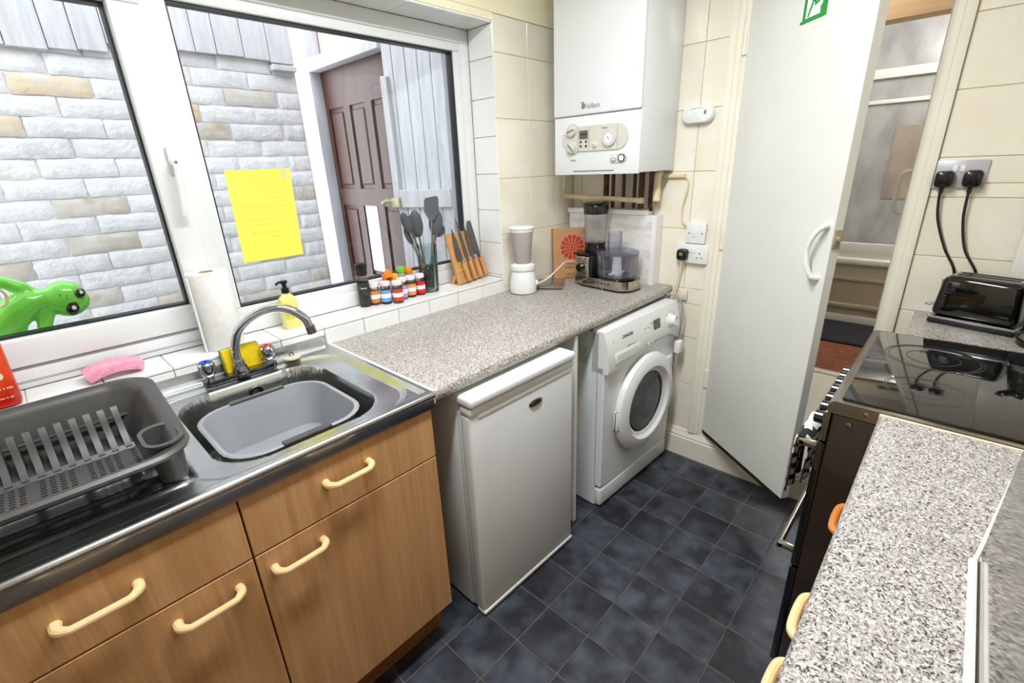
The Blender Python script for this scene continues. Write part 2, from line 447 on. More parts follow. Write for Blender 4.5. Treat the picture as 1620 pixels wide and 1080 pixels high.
towel_b = mat('towel_black', s(36, 36, 38), None, rough=0.95)
wood_ring = mat('orange_wood', s(214, 138, 66), s(196, 118, 52), 10, 0.4)
sign_green = mat('sign_green', s(28, 148, 62), None, rough=0.35)
sign_white = mat('sign_white', s(240, 244, 240), None, rough=0.35)
orange_plastic = mat('orange_plastic', s(240, 128, 20), None, rough=0.3)
amber_plastic = mat('amber_plastic', s(240, 168, 30), None, rough=0.3)
green_plastic = mat('green_cap_plastic', s(110, 190, 50), None, rough=0.3)
teal_plastic = mat('teal_plastic', s(40, 140, 165), None, rough=0.35)
label_white = mat('label_white', s(236, 236, 236), None, rough=0.5)
seal_white = mat('white_sealant', s(236, 234, 230), s(226, 222, 214), 20, 0.35)
reflective_grey = mat('reflective_grey_front', s(132, 130, 127), s(122, 120, 117), 3, 0.07, metal=0.95)
chip_black = mat('brush_strip', s(30, 28, 26), s(20, 18, 17), 60, 0.9)

# ------------------------------------------------------------------ setting: floor, walls, tiles
_tm = {}
def tile_mesh(w, h, t, b=0.0012):
    k = (round(w, 4), round(h, 4), round(t, 4), b)
    if k not in _tm:
        _tm[k] = MB().rbox(-w / 2, w / 2, -t / 2, t / 2, -h / 2, h / 2, b, 1).mesh('tile', 0)
    return _tm[k]

def tile_grid(parent, plane, us, vs, m, face, t=0.008, gap=0.003, name='tile', jit=0.0003):
    """plane 'y' faces -y (u=x,v=z); 'x' faces -x (u=y,v=z); 'z' faces +z (u=x,v=y); 'zd' faces -z"""
    us = sorted(us); vs = sorted(vs)
    for i in range(len(us) - 1):
        for j in range(len(vs) - 1):
            w = us[i + 1] - us[i] - gap; h = vs[j + 1] - vs[j] - gap
            if w < 0.003 or h < 0.003: continue
            u = (us[i] + us[i + 1]) / 2; v = (vs[j] + vs[j + 1]) / 2; d = random.uniform(-jit, jit)
            me = tile_mesh(w, h, t)
            if plane == 'y': inst(name, me, m, parent, (u, face + t / 2 + d, v))
            elif plane == 'x': inst(name, me, m, parent, (face + t / 2 + d, u, v), (0, 0, R(-90)))
            elif plane == 'z': inst(name, me, m, parent, (u, v, face - t / 2 + d), (R(-90), 0, 0))
            else: inst(name, me, m, parent, (u, v, face + t / 2 + d), (R(90), 0, 0))

# floor
fl = tag(MB().box(-3.2, 0.0, -2.15, 0.02, -0.08, -0.0012).build('floor', floor_grout, smooth=0), 'dark slate blue square vinyl tile kitchen floor with pale joints', 'floor', kind='structure')
fx = [0.0, -0.033] + [-0.033 - 0.1675 * k for k in range(1, 13)]
fy = [-0.618 + 0.1675 * 2, -0.618 + 0.1675, -0.618] + [-0.618 - 0.1675 * k for k in range(1, 7)]
tile_grid(fl, 'z', fx, fy, floor_tile, 0.0, t=0.003, gap=0.0035, name='floor_tile', jit=0.0)

# window wall (inside face y=0), opening for the window
WX0, WX1, WZ0, WZ1 = -2.95, -0.567, 0.977, 2.038
ww = MB()
ww.box(-3.2, WX0 - 0.008, 0.003, 0.24, -0.08, 2.45)
ww.box(WX1 + 0.004, 0.12, 0.003, 0.24, -0.08, 2.45)
ww.box(WX0 - 0.008, WX1 + 0.004, 0.003, 0.24, -0.08, WZ0 - 0.004)
ww.box(WX0 - 0.008, WX1 + 0.004, 0.003, 0.24, WZ1 + 0.004, 2.45)
wall_w = tag(ww.build('wall_window', white_grout, smooth=0), 'window wall with white tiled reveal and sill and cream tiled right end', 'wall', kind='structure')
# cream field right of the window
cg = MB().box(WX1 + 0.001, 0.0, 0.0022, 0.004, 0.80, 2.07).build('cream_grout_bed', cream_grout, wall_w, smooth=0)
tile_grid(wall_w, 'y', [WX1, -0.353, -0.153, 0.0], [0.86, 0.933, 1.183, 1.433, 1.683, 1.935, 2.072], cream_tile, 0.0)
MB().box(-3.2, 0.0, -0.001, 0.004, 2.074, 2.45).build('painted_plaster', yellow_paint, wall_w, smooth=0)
MB().box(-3.2, WX1 - 0.0, -0.001, 0.004, WZ1 + 0.008, 2.075).build('painted_plaster', yellow_paint, wall_w, smooth=0)
# white reveal: right cheek, head, sill, upstand
tile_grid(wall_w, 'x', [0.001, 0.150], [0.977, 0.99, 1.144, 1.295, 1.455, 1.612, 1.766, 1.919, WZ1], white_tile, WX1, name='reveal_tile')
hx = [WX1] + [-0.66 - 0.1535 * k for k in range(15)]
tile_grid(wall_w, 'zd', hx, [0.0, 0.150], white_tile, WZ1, name='head_tile')
sx_ = [WX1, -0.71, -0.862, -1.02, -1.174, -1.33, -1.485] + [-1.485 - 0.152 * k for k in range(1, 10)]
tile_grid(wall_w, 'z', sx_, [-0.005, 0.150], white_tile, WZ0, name='sill_tile')
tile_grid(wall_w, 'y', [x for x in sx_ if x > -1.5], [0.905, 0.9675], white_tile, -0.003, name='upstand_tile')
tile_grid(wall_w, 'y', [x for x in sx_ if x < -1.48], [0.925, 0.9675], white_tile, -0.002, name='upstand_tile')

# back wall (face x=0) with the doorway
DY0, DY1, DZ0, DZ1 = -0.822, -1.432, 0.155, 2.13
wb = MB()
wb.box(0.003, 0.11, DY0, 0.24, -0.08, 2.45)
wb.box(0.003, 0.11, -2.3, DY1, -0.08, 2.45)
wb.box(0.003, 0.11, DY1, DY0, DZ1, 2.45)
wb.box(0.003, 0.11, DY1, DY0, -0.08, DZ0)
wall_b = tag(wb.build('wall_back', cream_grout, smooth=0), 'cream tiled back wall with the boiler and the doorway', 'wall', kind='structure')
tile_grid(wall_b, 'x', [0.0, -0.06, -0.26, -0.46, -0.66, -0.757], [0.13, 0.41, 0.66, 0.83, 0.905, 1.183, 1.433, 1.683, 1.93, 2.18, 2.43], cream_tile, 0.0)
tile_grid(wall_b, 'x', [-1.474, -1.722, -1.972, -2.15], [0.745, 0.94, 1.139, 1.333, 1.377, 1.457, 1.655, 1.862, 2.07, 2.27], cream_tile, 0.0)
# other walls and ceiling
tag(MB().box(-3.2, 0.1, -2.3, -2.15, -0.08, 2.45).build('wall_right', plain_wall, smooth=0), 'cream wall behind the right hand worktop', 'wall', kind='structure')
tag(MB().box(-3.3, -3.2, -2.3, 0.24, -0.08, 2.45).build('wall_left', plain_wall, smooth=0), 'plain cream wall at the near end of the kitchen', 'wall', kind='structure')
tag(MB().box(-3.3, 0.11, -2.3, 0.24, 2.45, 2.52).build('ceiling', ceiling_paint, smooth=0), 'white kitchen ceiling', 'ceiling', kind='structure')

# skirting on back wall, runs under the doorway
def skirt(u, v, w): return (-u, w, v)
sk = MB().prism([(0.0, -0.0), (0.022, 0.0), (0.022, 0.105), (0.017, 0.112), (0.019, 0.12), (0.010, 0.135), (0.006, 0.15), (0.0, 0.152)], -0.60, -2.1, skirt)
tag(sk.build('baseboard_back', cream_trim), 'cream painted skirting board along the back wall below the door', 'skirting board', kind='structure')
# door frame
tr = MB()
def archL(u, v, w): return (-u, v, w)
prof = [(0, -0.757), (0.014, -0.757), (0.018, -0.766), (0.018, -0.785), (0.012, -0.79), (0.012, -0.806), (0.006, -0.812), (0.006, -0.826), (-0.1, -0.826), (-0.1, -0.8)]
tr.prism(prof, 0.152, 2.2, archL)
trim1 = tag(tr.build('trim_1', cream_trim), 'cream moulded door frame on the hinge side of the white door', 'door frame', kind='structure')
tr = MB()
prof = [(0, -1.474), (0.014, -1.474), (0.018, -1.466), (0.018, -1.45), (0.010, -1.444), (0.010, -1.428), (-0.03, -1.428), (-0.03, -1.416), (-0.06, -1.416), (-0.06, -1.426), (-0.11, -1.426), (-0.11, -1.46)]
tr.prism(prof, 0.152, 2.2, archL)
tag(tr.build('trim_2', cream_trim), 'cream door frame beside the double socket on the right', 'door frame', kind='structure')
tag(MB().box(-0.016, 0.11, DY1, DY0, 2.11, 2.2).build('trim_3', cream_trim), 'cream door frame head above the white door', 'door frame', kind='structure')
tag(MB().box(-0.005, 0.11, DY1, DY0, 0.12, 0.158).build('trim_4', cream_trim), 'painted threshold step under the white door', 'threshold', kind='structure')

# ------------------------------------------------------------------ window
win = thing('window_1', 'white framed kitchen window with a fixed right pane and a hinged left pane', 'window', (0, 0, 0), kind='structure')
fr = MB()
YF0, YF1 = 0.150, 0.225
fr.rbox(WX0, WX1, YF0, YF1, WZ0, 1.035, 0.004)                 # bottom rail
fr.rbox(WX0, WX1, YF0, YF1, 1.985, WZ1, 0.004)                 # head
fr.rbox(-0.615, WX1, YF0, YF1, 1.0352, 1.9848, 0.004)          # right jamb
fr.rbox(WX0, -2.90, YF0, YF1, 1.0352, 1.9848, 0.004)
fr.rbox(-1.765, -1.715, YF0, YF1, 1.0352, 1.9848, 0.004)       # mullion
fr.build('frame', upvc, win)
def pane_set(x0, x1, z0, z1, y_in, bead, nm):
    """bead = glazing bead width; gasket; glass"""
    b = MB()
    a = [(x0, x1, z0, z0 + bead), (x0, x1, z1 - bead, z1), (x0, x0 + bead, z0 + bead + .0003, z1 - bead - .0003), (x1 - bead, x1, z0 + bead + .0003, z1 - bead - .0003)]
    for q in a: b.rbox(q[0], q[1], y_in, 0.205, q[2], q[3], 0.004)
    sash = b.build(nm, upvc, win)
    g = MB(); xa, xb, za, zb = x0 + bead, x1 - bead, z0 + bead, z1 - bead
    t = 0.006
    for q in ((xa - .001, xb + .001, za - .001, za + t), (xa - .001, xb + .001, zb - t, zb + .001), (xa - .001, xa + t, za + t + .0002, zb - t - .0002), (xb - t, xb + .001, za + t + .0002, zb - t - .0002)):
        g.box(q[0], q[1], 0.170, 0.206, q[2], q[3])
    g.build('gasket', gasket, win, smooth=0)
    MB().box(xa, xb, 0.183, 0.187, za, zb).build('glass_pane', glass, win, smooth=0)
    return sash
pane_set(-1.720, -0.610, 1.030, 1.99, 0.158, 0.036, 'glazing_bead')
pane_set(-2.905, -1.752, 1.040, 1.995, 0.136, 0.072, 'sash')
MB().rbox(WX0, -1.74, 0.142, 0.155, 1.0, 1.03, 0.003).build('drip_rail', upvc, win)
h = MB(); h.rbox(-1.785, -1.765, 0.122, 0.137, 1.50, 1.575, 0.005)
hp = h.build('handle_plate', upvc, win)
h = MB().tube(arc_pts([(-1.775, 0.124, 1.53), (-1.775, 0.102, 1.528), (-1.776, 0.096, 1.50), (-1.782, 0.098, 1.44), (-1.786, 0.102, 1.385)]), [0.010] * 9 + [0.0095] * 12 + [0.0085] * 12, 10)
hh = h.build('handle', upvc, win)
MB().cyl((-1.775, 0.100, 1.531), (-1.775, 0.0905, 1.531), 0.0045, n=10).build('handle_screw', dark_chrome, win)

# ------------------------------------------------------------------ yard outside
BY = 1.05
tag(MB().box(-4.2, 1.6, 0.24, 3.2, -0.2, -0.08).build('ground', concrete, smooth=0), 'concrete yard passage outside the window', 'ground', kind='structure')
bw = tag(MB().box(-3.6, -0.935, BY + 0.006, BY + 0.22, -0.1, 2.30).build('brick_wall', mortar, smooth=0), 'white painted brick wall across the passage outside the window', 'wall')
bricks = []
def wob(x, z, k): return math.sin(x * 61 + k * 2.1) * 0.5 + math.sin(z * 140 + x * 37 + k * 5.3) * 0.35 + math.sin(x * 173 + z * 90 + k) * 0.25
for k in range(6):
    b = MB(); NX, NZ = 12, 5; rings = []
    fr_ = []
    for j in range(NZ + 1):
        for i in range(NX + 1):
            x = -0.1165 + 0.233 * i / NX; zz = -0.0350 + 0.070 * j / NZ
            ex = min(i, NX - i) == 0; ez = min(j, NZ - j) == 0
            x2 = x + 0.0022 * wob(zz * 3, x, k) * (1 if ex else 0.3); z2 = zz + 0.0020 * wob(x, zz, k + 3) * (1 if ez else 0.3)
            y = -0.030 + 0.0016 * wob(x * 0.8, zz, k + 7) + (0.0045 if (ex or ez) else 0)
            fr_.append((x2, y, z2))
    fs = [(j * (NX + 1) + i, j * (NX + 1) + i + 1, (j + 1) * (NX + 1) + i + 1, (j + 1) * (NX + 1) + i) for j in range(NZ) for i in range(NX)]
    bd = [i for i in range(NX + 1)] + [j * (NX + 1) + NX for j in range(1, NZ + 1)] + [NZ * (NX + 1) + i for i in range(NX - 1, -1, -1)] + [j * (NX + 1) for j in range(NZ - 1, 0, -1)]
    n0 = len(fr_); vs = fr_ + [(fr_[i][0], 0.03, fr_[i][2]) for i in bd]
    nb = len(bd)
    fs += [(bd[i], bd[(i + 1) % nb], n0 + (i + 1) % nb, n0 + i) for i in range(nb)]
    b.add(vs, fs); bricks.append(b.mesh('brick', 60))
# larger courses in the photograph are counted up from the sill line; pitch 74 mm
def bmat(x, z):
    for (a, b_, m) in BARE:
        if abs(x - a) < 0.125 and abs(z - b_) < 0.037: return m
    return brick_stain if random.random() < 0.04 else brick_paint
BARE = [(-1.90, 1.838, brick_bare), (-2.04, 1.690, brick_bare), (-1.62, 1.764, brick_bare), (-1.86, 1.360, brick_stain), (-1.92, 1.25, brick_stain), (-1.93, 1.05, brick_stain), (-1.38, 0.91, brick_stain), (-1.18, 1.09, brick_stain)]
z = 0.58; row = 0
while z < 2.08:
    x = -0.935 - (0.12 if row % 2 else 0.0)
    if row % 2:
        inst('brick', bricks[row % 6], bmat(-0.99, z), bw, (-0.935 - 0.056, BY + 0.0285, z), scale=(0.46, 1, 1))
    while x > -2.95:
        xc = x - 0.119
        inst('brick', bricks[random.randrange(6)], bmat(xc, z), bw, (xc + random.uniform(-.003, .003), BY + 0.0285 + random.uniform(-0.0015, 0.0015), z + random.uniform(-.002, .002)), (0, random.uniform(-.008, .008), random.uniform(-.012, .012)))
        x -= 0.238
    z += 0.074; row += 1
# hanging white boards above the bricks
fence = thing('board_cladding', 'white painted vertical boards above the brick wall outside', 'cladding', (0, 0, 0))
xs = -0.945; i = 0
while xs > -2.95:
    w = random.choice((0.085, 0.10, 0.115, 0.095)); sag = -0.012 * math.sin((xs + 0.9) * 4.2)
    zb = 1.995 + sag + random.uniform(-0.004, 0.004) + (-0.03 if xs < -1.62 else 0)
    y0 = BY - 0.024 + random.uniform(-.004, .003)
    MB().rbox(xs - w + 0.003, xs, y0, y0 + 0.02, zb, 2.62, 0.002, 1).build('board', plank_paint, fence, smooth=0)
    xs -= w; i += 1
MB().rbox(-1.06, -0.945, BY - 0.045, BY - 0.002, 1.965, 1.99, 0.003, 1).build('packing_strip', plank_paint, fence)
# doorway at the end of the passage: plane x = -0.6
XE = -0.60
dw = thing('outside_door_frame', 'white painted timber frame around the brown door outside', 'door frame', (XE, 1.1, -0.08))
MB().rbox(-0.04, 0.05, 0.40, 0.62, 0, 2.9, 0.004).build('post', plank_paint, dw)
MB().rbox(-0.04, 0.028, -0.36, 0.398, 2.145, 2.215, 0.004).build('lintel', plank_paint, dw)
MB().rbox(-0.02, 0.05, -0.42, -0.36, 0, 2.9, 0.004).build('post', plank_paint, dw)
tag(MB().box(XE + 0.056, XE + 0.086, 0.30, 2.2, 2.135, 2.95).build('plaster_panel', plaster_orange, smooth=0), 'patchy white and orange plaster above the brown outside door', 'wall')
od = thing('outside_door', 'brown panelled timber door with a glazed slit seen through the right pane', 'door', (XE + 0.03, 1.1, -0.07))
lf = MB(); lf.box(0.012, 0.05, -0.36, 0.40, 0, 2.195)
cols = [(0.18, 0.36), (-0.06, 0.11), (-0.31, -0.13)]
rows = [(0.12, 0.42), (0.50, 0.86), (0.92, 1.36), (1.46, 1.93)]
ys = sorted([-0.36, 0.40] + [q for c in cols for q in c]); zs = sorted([0, 2.195] + [q for r in rows for q in r])
for a in range(len(ys) - 1):
    for b in range(len(zs) - 1):
        yc = (ys[a] + ys[a + 1]) / 2; zc = (zs[b] + zs[b + 1]) / 2
        hole = any(c[0] < yc < c[1] for c in cols) and any(r[0] < zc < r[1] for r in rows)
        if not hole: lf.box(0.0, 0.013, ys[a], ys[a + 1], zs[b], zs[b + 1])
lf.build('leaf', mahogany, od, smooth=0)
for ci, c in enumerate(cols):
    for ri, r in enumerate(rows):
        if ci == 1 and ri == 2:
            p = MB().box(0.004, 0.012, c[0] + 0.02, c[1] - 0.015, r[0] + 0.03, r[1] + 0.02)
            p.build('glazed_slit', mat('frosted_slit', s(226, 226, 228), s(206, 200, 200), 18, 0.15, stretch=(1, 1, .2)), od, smooth=0)
        else:
            MB().rbox(0.003, 0.02, c[0] + 0.022, c[1] - 0.022, r[0] + 0.025, r[1] - 0.025, 0.006, 1).build('panel', mahogany, od, smooth=0)
# plank gate, nearer and to the right
gate = thing('plank_gate', 'white painted plank gate with rails and latch outside at the right', 'gate', (-0.62, 0.26, -0.08), (0, 0, R(111.5)))
gx = 0.0
for k, w in enumerate((0.062, 0.068, 0.064, 0.07, 0.052)):
    MB().rbox(gx + 0.0015, gx + w - 0.0015, -0.011, 0.011, 0, 2.75, 0.002, 1).build('plank', plank_paint, gate, smooth=0)
    gx += w
MB().rbox(0.0, 0.29, 0.011, 0.034, 1.39, 1.475, 0.003, 1).build('rail', plank_paint, gate, smooth=0)
MB().rbox(0.0, 0.29, 0.011, 0.034, 0.30, 0.39, 0.003, 1).build('rail', plank_paint, gate, smooth=0)
MB().rbox(0.29, 0.325, 0.006, 0.034, 1.42, 1.98, 0.003, 1).build('edge_batten', plank_paint, gate, smooth=0)
lt = MB(); lt.rbox(0.285, 0.335, 0.03, 0.05, 1.39, 1.44, 0.006); lt.tube(arc_pts([(0.33, 0.04, 1.42), (0.36, 0.05, 1.425), (0.385, 0.045, 1.41)]), 0.010, 8); lt.sphere((0.385, 0.045, 1.412), 0.014)
lt.build('latch', brass_old, gate)

scr = thing('plank_screen', 'white painted plank screen standing behind the gate outside', 'fence', (-0.44, 0.262, -0.08))
for k in range(5): MB().rbox(-0.011, 0.011, 0.085 * k + 0.0015, 0.085 * k + 0.0835, 0, 2.75, 0.002, 1).build('plank', plank_paint, scr, smooth=0)
MB().rbox(0.011, 0.034, 0.0, 0.42, 1.2, 1.29, 0.003, 1).build('rail', plank_paint, scr, smooth=0)

# ------------------------------------------------------------------ beyond the doorway
HF = 0.15
hf = tag(MB().box(0.11, 1.22, -2.0, -0.5, 0.0, HF - 0.001).build('floor_hall', check_white, smooth=0), 'pale hall floor with small black diamonds beyond the white door', 'floor', kind='structure')
tile_grid(hf, 'z', [0.11 + 0.222 * k for k in range(6)], [-2.0 + 0.25 * k for k in range(7)], check_white, HF, t=0.004, gap=0.001, name='vinyl_tile', jit=0)
dm = MB().prism([(0.045, 0), (0, 0.045), (-0.045, 0), (0, -0.045)], 0, 0.0012, lambda u, v, w: (u, v, w)).mesh('black_diamond', 0)
for a in range(1, 5):
    for b in range(1, 6): inst('black_diamond', dm, check_black, hf, (0.11 + 0.222 * a, -2.0 + 0.25 * b, HF))
cb = tag(MB().box(1.24, 1.86, -1.9, -0.5, 0.0, HF + 0.004).build('floor_bathroom', carpet_brown, smooth=0), 'brown dotted floor at the bathroom entrance', 'floor', kind='structure')
cd = MB().box(-0.0045, 0.0045, -0.003, 0.003, 0, 0.0015).mesh('dot', 0)
for a in range(6):
    for b in range(13): inst('dot', cd, carpet_dot, cb, (1.29 + 0.1 * a, -1.5 + 0.06 * b + (0.03 if a % 2 else 0), HF + 0.004))
tag(MB().rbox(1.2, 1.26, -1.45, -0.8, HF - 0.02, HF + 0.012, 0.004).build('trim_5', white_paint), 'white threshold strip at the bathroom doorway', 'threshold', kind='structure')
tag(MB().rbox(1.87, 2.42, -1.75, -0.55, HF - 0.01, HF + 0.018, 0.006).build('bath_mat', mat_black), 'charcoal ribbed bath mat on the bathroom floor', 'mat')
tag(MB().box(1.86, 3.3, -1.95, -0.4, 0.0, HF - 0.01).build('floor_bath', bath_white, smooth=0), 'pale bathroom floor under the mat', 'floor', kind='structure')
wl = MB(); wl.box(0.11, 3.3, -0.5, -0.4, 0.0, 2.6)
tag(wl.build('wall_hall', marble_grey, smooth=0), 'grey wall on the far side of the hall', 'wall', kind='structure')
tag(MB().box(0.11, 3.3, -2.1, -1.95, 0.0, 2.6).build('wall_hall_right', plain_wall, smooth=0), 'cream hall wall behind the second door', 'wall', kind='structure')
bm_ = MB(); bm_.box(3.2, 3.3, -1.95, -0.5, 0.0, 2.6)
wm = tag(bm_.build('wall_bathroom', marble_grey, smooth=0), 'grey marble panelled bathroom wall seen through the doorway', 'wall', kind='structure')
MB().rbox(3.17, 3.2, -1.95, -0.5, 1.86, 1.89, 0.003).build('panel_trim', bath_white, wm)
MB().rbox(3.15, 3.2, -1.95, -0.5, 2.05, 2.12, 0.003).build('ledge', bath_white, wm)
MB().box(3.19, 3.201, -1.24, -1.0, 1.1, 1.68).build('niche_panel', mat('brownish_marble', s(172, 158, 144), s(152, 140, 130), 3, 0.3, stretch=(2, 2, 1), detail=8), wm, smooth=0)
wf = MB(); wf.box(1.2, 1.28, -1.95, -1.46, 0, 2.6); wf.box(1.2, 1.28, -0.8, -0.5, 0, 2.6); wf.box(1.2, 1.28, -1.46, -0.8, 2.22, 2.6)
tag(wf.build('wall_hall_end', plain_wall, smooth=0), 'hall end wall around the bathroom doorway', 'wall', kind='structure')
tag(MB().rbox(1.17, 1.29, -1.5, -0.76, 2.10, 2.21, 0.006).build('trim_6', peach_wood), 'peach wooden door frame head over the bathroom doorway', 'door frame', kind='structure')
tag(MB().box(0.11, 3.3, -2.1, -0.4, 2.6, 2.68).build('ceiling_hall', ceiling_paint, smooth=0), 'hall ceiling', 'ceiling', kind='structure')
bt = thing('bath', 'white bath with beige stepped side panel in the bathroom', 'bath', (2.45, -1.2, HF))
MB().rbox(0.0, 0.7, -0.72, 0.68, 0.04, 0.50, 0.01).build('side_panel', bath_beige, bt)
MB().rbox(-0.015, 0.03, -0.72, 0.68, 0.0, 0.07, 0.004).build('plinth', bath_white, bt)
MB().rbox(-0.02, 0.02, -0.72, 0.68, 0.13, 0.165, 0.004).build('panel_rib', bath_beige, bt)
MB().rbox(-0.02, 0.02, -0.72, 0.68, 0.36, 0.39, 0.004).build('panel_rib', bath_beige, bt)
MB().rbox(-0.035, 0.72, -0.73, 0.69, 0.49, 0.545, 0.015, 3).build('rim', bath_white, bt)
MB().rbox(0.0, 0.04, -0.73, 0.69, 0.545, 0.66, 0.006, 2).build('screen_sill', bath_white, bt)
d2 = thing('door_2', 'second white door standing open in the hall with a loop handle', 'door', (0.13, -1.405, 0.16), (0, 0, R(3.0)), kind='structure')
MB().rbox(0, 0.62, -0.035, 0, 0.005, 1.95, 0.002, 1).build('leaf', white_paint, d2)
MB().tube(arc_pts([(0.16, 0.0, 1.25), (0.16, 0.03, 1.235), (0.16, 0.036, 1.17), (0.16, 0.03, 1.105), (0.16, 0.0, 1.09)]), 0.008, 8).build('handle', cream_trim, d2)
cl = thing('bathroom_fill_lamp', 'added unseen ceiling lamp brightening the bathroom beyond the door', 'lamp', (2.2, -1.2, 2.6))  # out-of-sight lamp added to brighten the bathroom
fill_glass = mat('fill_lamp_glass', s(255, 250, 240), None, rough=0.4)
_p = fill_glass.node_tree.nodes['Principled BSDF']; _p.inputs['Emission Color'].default_value = (1, 0.95, 0.88, 1); _p.inputs['Emission Strength'].default_value = 6.0
MB().lathe([(0.13, 0), (0.14, -0.02), (0.12, -0.07), (0.06, -0.1), (1e-6, -0.108)], 20).build('shade', fill_glass, cl)
ld = bpy.data.lights.new('bathroom_fill_bulb', 'POINT'); ld.energy = 18; ld.shadow_soft_size = 0.12; ld.color = (0.97, 0.98, 1.0)
lo_ = bpy.data.objects.new('bathroom_fill_bulb', ld); COL.objects.link(lo_); lo_.parent = cl; lo_.location = (0, 0, -0.24)
ld = bpy.data.lights.new('hall_fill_bulb', 'POINT'); ld.energy = 6; ld.shadow_soft_size = 0.1; ld.color = (1, 0.96, 0.9)
hl = thing('hall_fill_lamp', 'added unseen ceiling lamp brightening the hall', 'lamp', (0.65, -0.66, 2.6))  # added fill lamp, hidden from view, so the hall is lit
MB().lathe([(0.09, 0), (0.10, -0.02), (0.08, -0.06), (1e-6, -0.08)], 20).build('shade', fill_glass, hl)
lo_ = bpy.data.objects.new('hall_fill_bulb', ld); COL.objects.link(lo_); lo_.parent = hl; lo_.location = (0, 0, -0.2)

# ------------------------------------------------------------------ added ceiling fill light, out of view, standing in for the camera flash
kl = thing('ceiling_fill_light', 'added unseen long ceiling light standing in for the camera flash', 'lamp', (-1.52, -0.98, 2.45))
MB().rbox(-0.62, 0.62, -0.05, 0.05, -0.04, 0.0, 0.006).build('body', white_plastic, kl)
diff = mat('fill_diffuser', s(255, 252, 245), None, rough=0.4)
_p = diff.node_tree.nodes['Principled BSDF']; _p.inputs['Emission Color'].default_value = (0.97, 0.985, 1.0, 1); _p.inputs['Emission Strength'].default_value = 5.0
MB().rbox(-0.60, 0.60, -0.07, 0.07, -0.085, -0.04, 0.02, 3).build('diffuser', diff, kl)
ad = bpy.data.lights.new('fill_area_light', 'AREA'); ad.shape = 'RECTANGLE'; ad.size = 1.2; ad.size_y = 0.14; ad.energy = FILL_POWER; ad.color = (0.97, 0.985, 1.0)
ao = bpy.data.objects.new('fill_area_light', ad); COL.objects.link(ao); ao.parent = kl; ao.location = (0, 0, -0.09)

# ------------------------------------------------------------------ kitchen door
DANG = math.atan2(-0.479, -0.34)
kd = thing('door_1', 'white flush kitchen door standing ajar with loop handle', 'door', (-0.010, -0.826, 0.0), (0, 0, DANG), kind='structure')
DL = 0.555
MB().rbox(0, DL, 0, 0.036, 0.19, 2.09, 0.002, 1).build('leaf', door_paint, kd)
MB().rbox(0.004, DL - 0.03, 0.004, 0.03, 0.168, 0.1915, 0.001, 1).build('draught_strip', chip_black, kd)
hd = MB().tube(arc_pts([(0.532, 0.0, 1.262), (0.530, -0.022, 1.258), (0.512, -0.034, 1.225), (0.500, -0.036, 1.175), (0.510, -0.034, 1.125), (0.524, -0.022, 1.092), (0.526, 0.0, 1.088)]), [0.010] * 10 + [0.0085] * 29 + [0.010] * 10, 10)
hd.build('handle', white_plastic, kd)
c = MB(); c.rbox(DL - 0.004, DL + 0.006, 0.004, 0.03, 1.19, 1.25, 0.002); c.cyl((DL + 0.004, 0.017, 1.222), (DL + 0.016, 0.017, 1.222), 0.008, n=10)
c.build('roller_catch', brass_old, kd)
for z in (1.90, 0.47, 1.15):
    hg = MB(); hg.rbox(-0.012, 0.004, -0.004, 0.004, z - 0.045, z + 0.045, 0.001, 1)
    hg.cyl((-0.006, -0.007, z - 0.045), (-0.006, -0.007, z + 0.045), 0.0055, n=10)
    for q in (-0.027, -0.009, 0.009, 0.027): hg.cyl((-0.006, -0.007, z + q - 0.001), (-0.006, -0.007, z + q + 0.001), 0.0065, n=10)
    hg.build('hinge', cream_trim, kd)
# fire exit sign stuck on the door
sg = thing('fire_exit_sign', 'green running man fire exit sign stuck on the white door', 'sign', (-0.010, -0.826, 0.0), (0, 0, DANG))
SX, SZ = 0.275, 1.886
def sgf(u, v, w): return (SX + u, -w, SZ + v)
MB().prism([(0, 0), (0.096, 0.004), (0.096, 0.15), (0, 0.15)], 0.0012, 0.0022, sgf).build('backing', sign_green, sg, smooth=0)
MB().prism([(0.013, 0.012), (0.072, 0.015), (0.070, 0.034), (0.077, 0.04), (0.077, 0.14), (0.013, 0.14)], 0.0022, 0.0028, sgf).build('white_panel', sign_white, sg, smooth=0)
mn = MB()
for poly in ([(0.020, 0.016), (0.026, 0.014), (0.044, 0.058), (0.036, 0.062)], [(0.036, 0.058), (0.050, 0.048), (0.052, 0.084), (0.040, 0.09)],
             [(0.044, 0.054), (0.046, 0.040), (0.072, 0.052), (0.070, 0.058), (0.052, 0.052)], [(0.040, 0.086), (0.036, 0.078), (0.020, 0.066), (0.014, 0.068), (0.014, 0.073), (0.020, 0.073), (0.034, 0.092)],
             [(0.046, 0.09), (0.056, 0.082), (0.064, 0.072), (0.067, 0.076), (0.060, 0.092)]):
    mn.prism(poly, 0.0028, 0.0033, sgf)
mn.lathe([(1e-6, 0), (0.008, 0.0), (0.008, 0.0005), (1e-6, 0.0005)], 14, sgf(0.050, 0.103, 0.0033), Matrix.Rotation(R(90), 3, 'X'))
mn.build('running_man', sign_green, sg, smooth=0)
MB().sphere((SX - 0.002, -0.003, SZ + 0.004), 0.006, 0.003, 0.004, 10, 6).build('peeled_corner', sign_green, sg)

